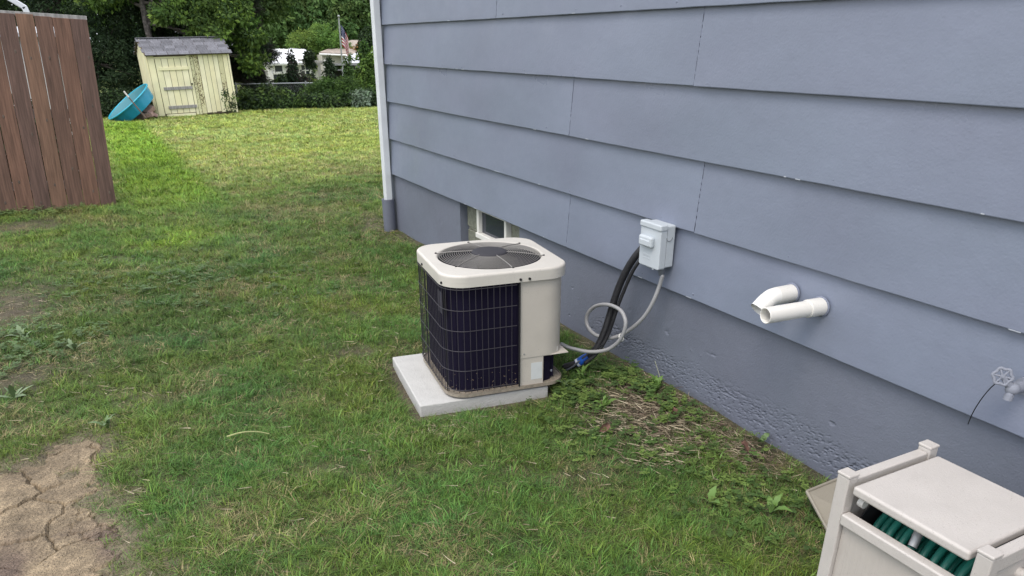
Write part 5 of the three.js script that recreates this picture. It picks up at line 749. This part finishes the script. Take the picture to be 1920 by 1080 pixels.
  grow(90, () => [0.25 + 0.4 * ga(), -5.9 + 0.6 * ga()], pale, 0.5, 1.0); grow(60, () => [-0.2 + 0.4 * ga(), -6.2 + 0.8 * ga()], pale, 0.5, 1.0); grow(60, () => [0.9 + 0.5 * ga(), -5.6 + 0.7 * ga()], pale, 0.5, 0.9); grow(70, () => [-0.6 + 0.35 * ga(), -4.9 + 0.4 * ga()], pale, 0.6, 1.2); grow(110, () => [-1.2 + 0.8 * ga(), -9.2 + 0.15 * ga()], green, 0.8, 1.6);
  tag(instanced('clover', cl, mat.leaf, cv, scene), 'low clover and round leaved weeds growing through the lawn', null, null, 'stuff');
}
function weedLeaf(L, w, curl) { return grid(8, 2, (u, v) => { const s = (v - 0.5) * 2, ww = 0.62 * w * Math.sin(Math.PI * Math.pow(u, 0.85)) * (1 + 0.18 * Math.sin(u * 22)); return [u * L, curl * Math.sin(u * 2.3) * L + 0.12 * Math.abs(s) * ww, s * ww, u, v]; }); }
function weed(label, x, z, n, L, w, col, curl, o = {}) {
  const t = thing(o.name ?? 'weed', label, o.cat ?? 'weed', [x, gy(x, z) + 0.005, z]); const m = P({ color: col, roughness: 0.6, transmission: 0.2, thickness: 0, side: THREE.DoubleSide }); const shapes = [weedLeaf(L, w, curl), weedLeaf(L * 0.75, w * 0.85, curl * 1.4)].map((g) => prep(g, true));
  for (let k = 0; k < n; k++) { const q = share('leaf', shapes[k % 2], m, t); q.rotation.set(R(-0.3, 0.3), k * 2.4 + R(-0.3, 0.3), R(0.1, 0.85), 'YXZ'); q.scale.setScalar(R(0.75, 1.15)); } return t;
}
const wg = rgb(0.11, 0.18, 0.06), wp = rgb(0.13, 0.19, 0.085), wb = rgb(0.12, 0.22, 0.04);
weed('broad leaved weed beside the cracked bare dirt', -0.22, -3.53, 7, 0.085, 0.018, wg, 0.35);
weed('pale dock weed at the left edge near the bare soil', -0.62, -4.98, 9, 0.10, 0.020, wp, 0.3);
weed('pale dock weed right of the one at the left edge', -0.36, -4.66, 8, 0.08, 0.016, wp, 0.35);
weed('flat grey green weed rosette at the very left of the lawn', -0.62, -4.1, 6, 0.12, 0.022, wp, 0.12);
weed('bright green plantain at the right below the dry mound', 1.8, -1.78, 3, 0.075, 0.026, wb, 0.25);
weed('bright green broad leaves growing beneath the blue taped line', 1.97, -2.95, 8, 0.095, 0.016, wb, 0.35);
weed('leafy weed against the foundation beneath the disconnect box', 2.19, -2.62, 8, 0.085, 0.022, wb, 0.4);
weed('small green plant against the foundation above the splash block', 2.265, -2.0, 4, 0.055, 0.018, wg, 0.7);
weed('light green weed in the middle of the dry brown mound', 1.88, -2.62, 6, 0.07, 0.015, wb, 0.5);
weed('leafy weed at the right corner of the concrete slab', 1.84, -2.9, 7, 0.08, 0.02, wg, 0.4);
weed('long leaved weed in the grass before the hose cabinet', 1.95, -1.62, 4, 0.09, 0.02, wb, 0.4);
{
  const t = thing('grass_stalk', 'tall pale grass stalk standing against the foundation', 'grass stalk'); mk('stem', taper([[2.27, 0.0, -2.66], [2.268, 0.07, -2.69], [2.262, 0.15, -2.735]], 0.0022, 0.0012, 6), M({ color: rgb(0.36, 0.37, 0.26), roughness: 0.8 }), t);
  const s = at(445, 832, -3.1), e = at(512, 840, -3.05); const y = 0.055; tag(mk('seed_head', [taper([[0.24, y, -3.10], [0.30, y + 0.012, -3.085], [0.36, y + 0.006, -3.075], [0.41, y - 0.01, -3.06]], 0.0045, 0.0025, 6)], M({ color: rgb(0.42, 0.44, 0.20), roughness: 0.9, map: rep(T_grit, 20) }), scene), 'pale yellow green seed head lying on the lawn in front of the slab', 'seed head');
  const dead = (label, x, z, s, ry, tilt) => { const g = grid(6, 5, (u, v) => { const a = (u - 0.5) * 2, b = (v - 0.5) * 2, w = Math.sqrt(Math.max(0, 1 - a * a)) * (1 + 0.2 * Math.sin(u * 17)); return [a * s, 0.55 * s * (b * b * w) + 0.3 * s * Math.sin(a * 2.5), b * w * s * 0.62, u, v]; }); const m = mk('dead_leaf', g, mat.deadLeaf, scene); m.position.set(x, gy(x, z) + 0.035, z); m.rotation.set(tilt, ry, 0.3); tag(m, label, 'dead leaf'); };
  dead('curled reddish brown dead leaf at the lower edge of the dry mound', 1.755, -2.43, 0.027, 0.4, 0.9); dead('reddish brown dead leaf near the foundation right of the mound', 2.08, -2.36, 0.028, 1.3, 0.9); dead('small brown dead leaf by the foundation in front of the splash block', 2.16, -1.98, 0.026, 2.2, 0.3);
}
renderer.render(scene, camera);
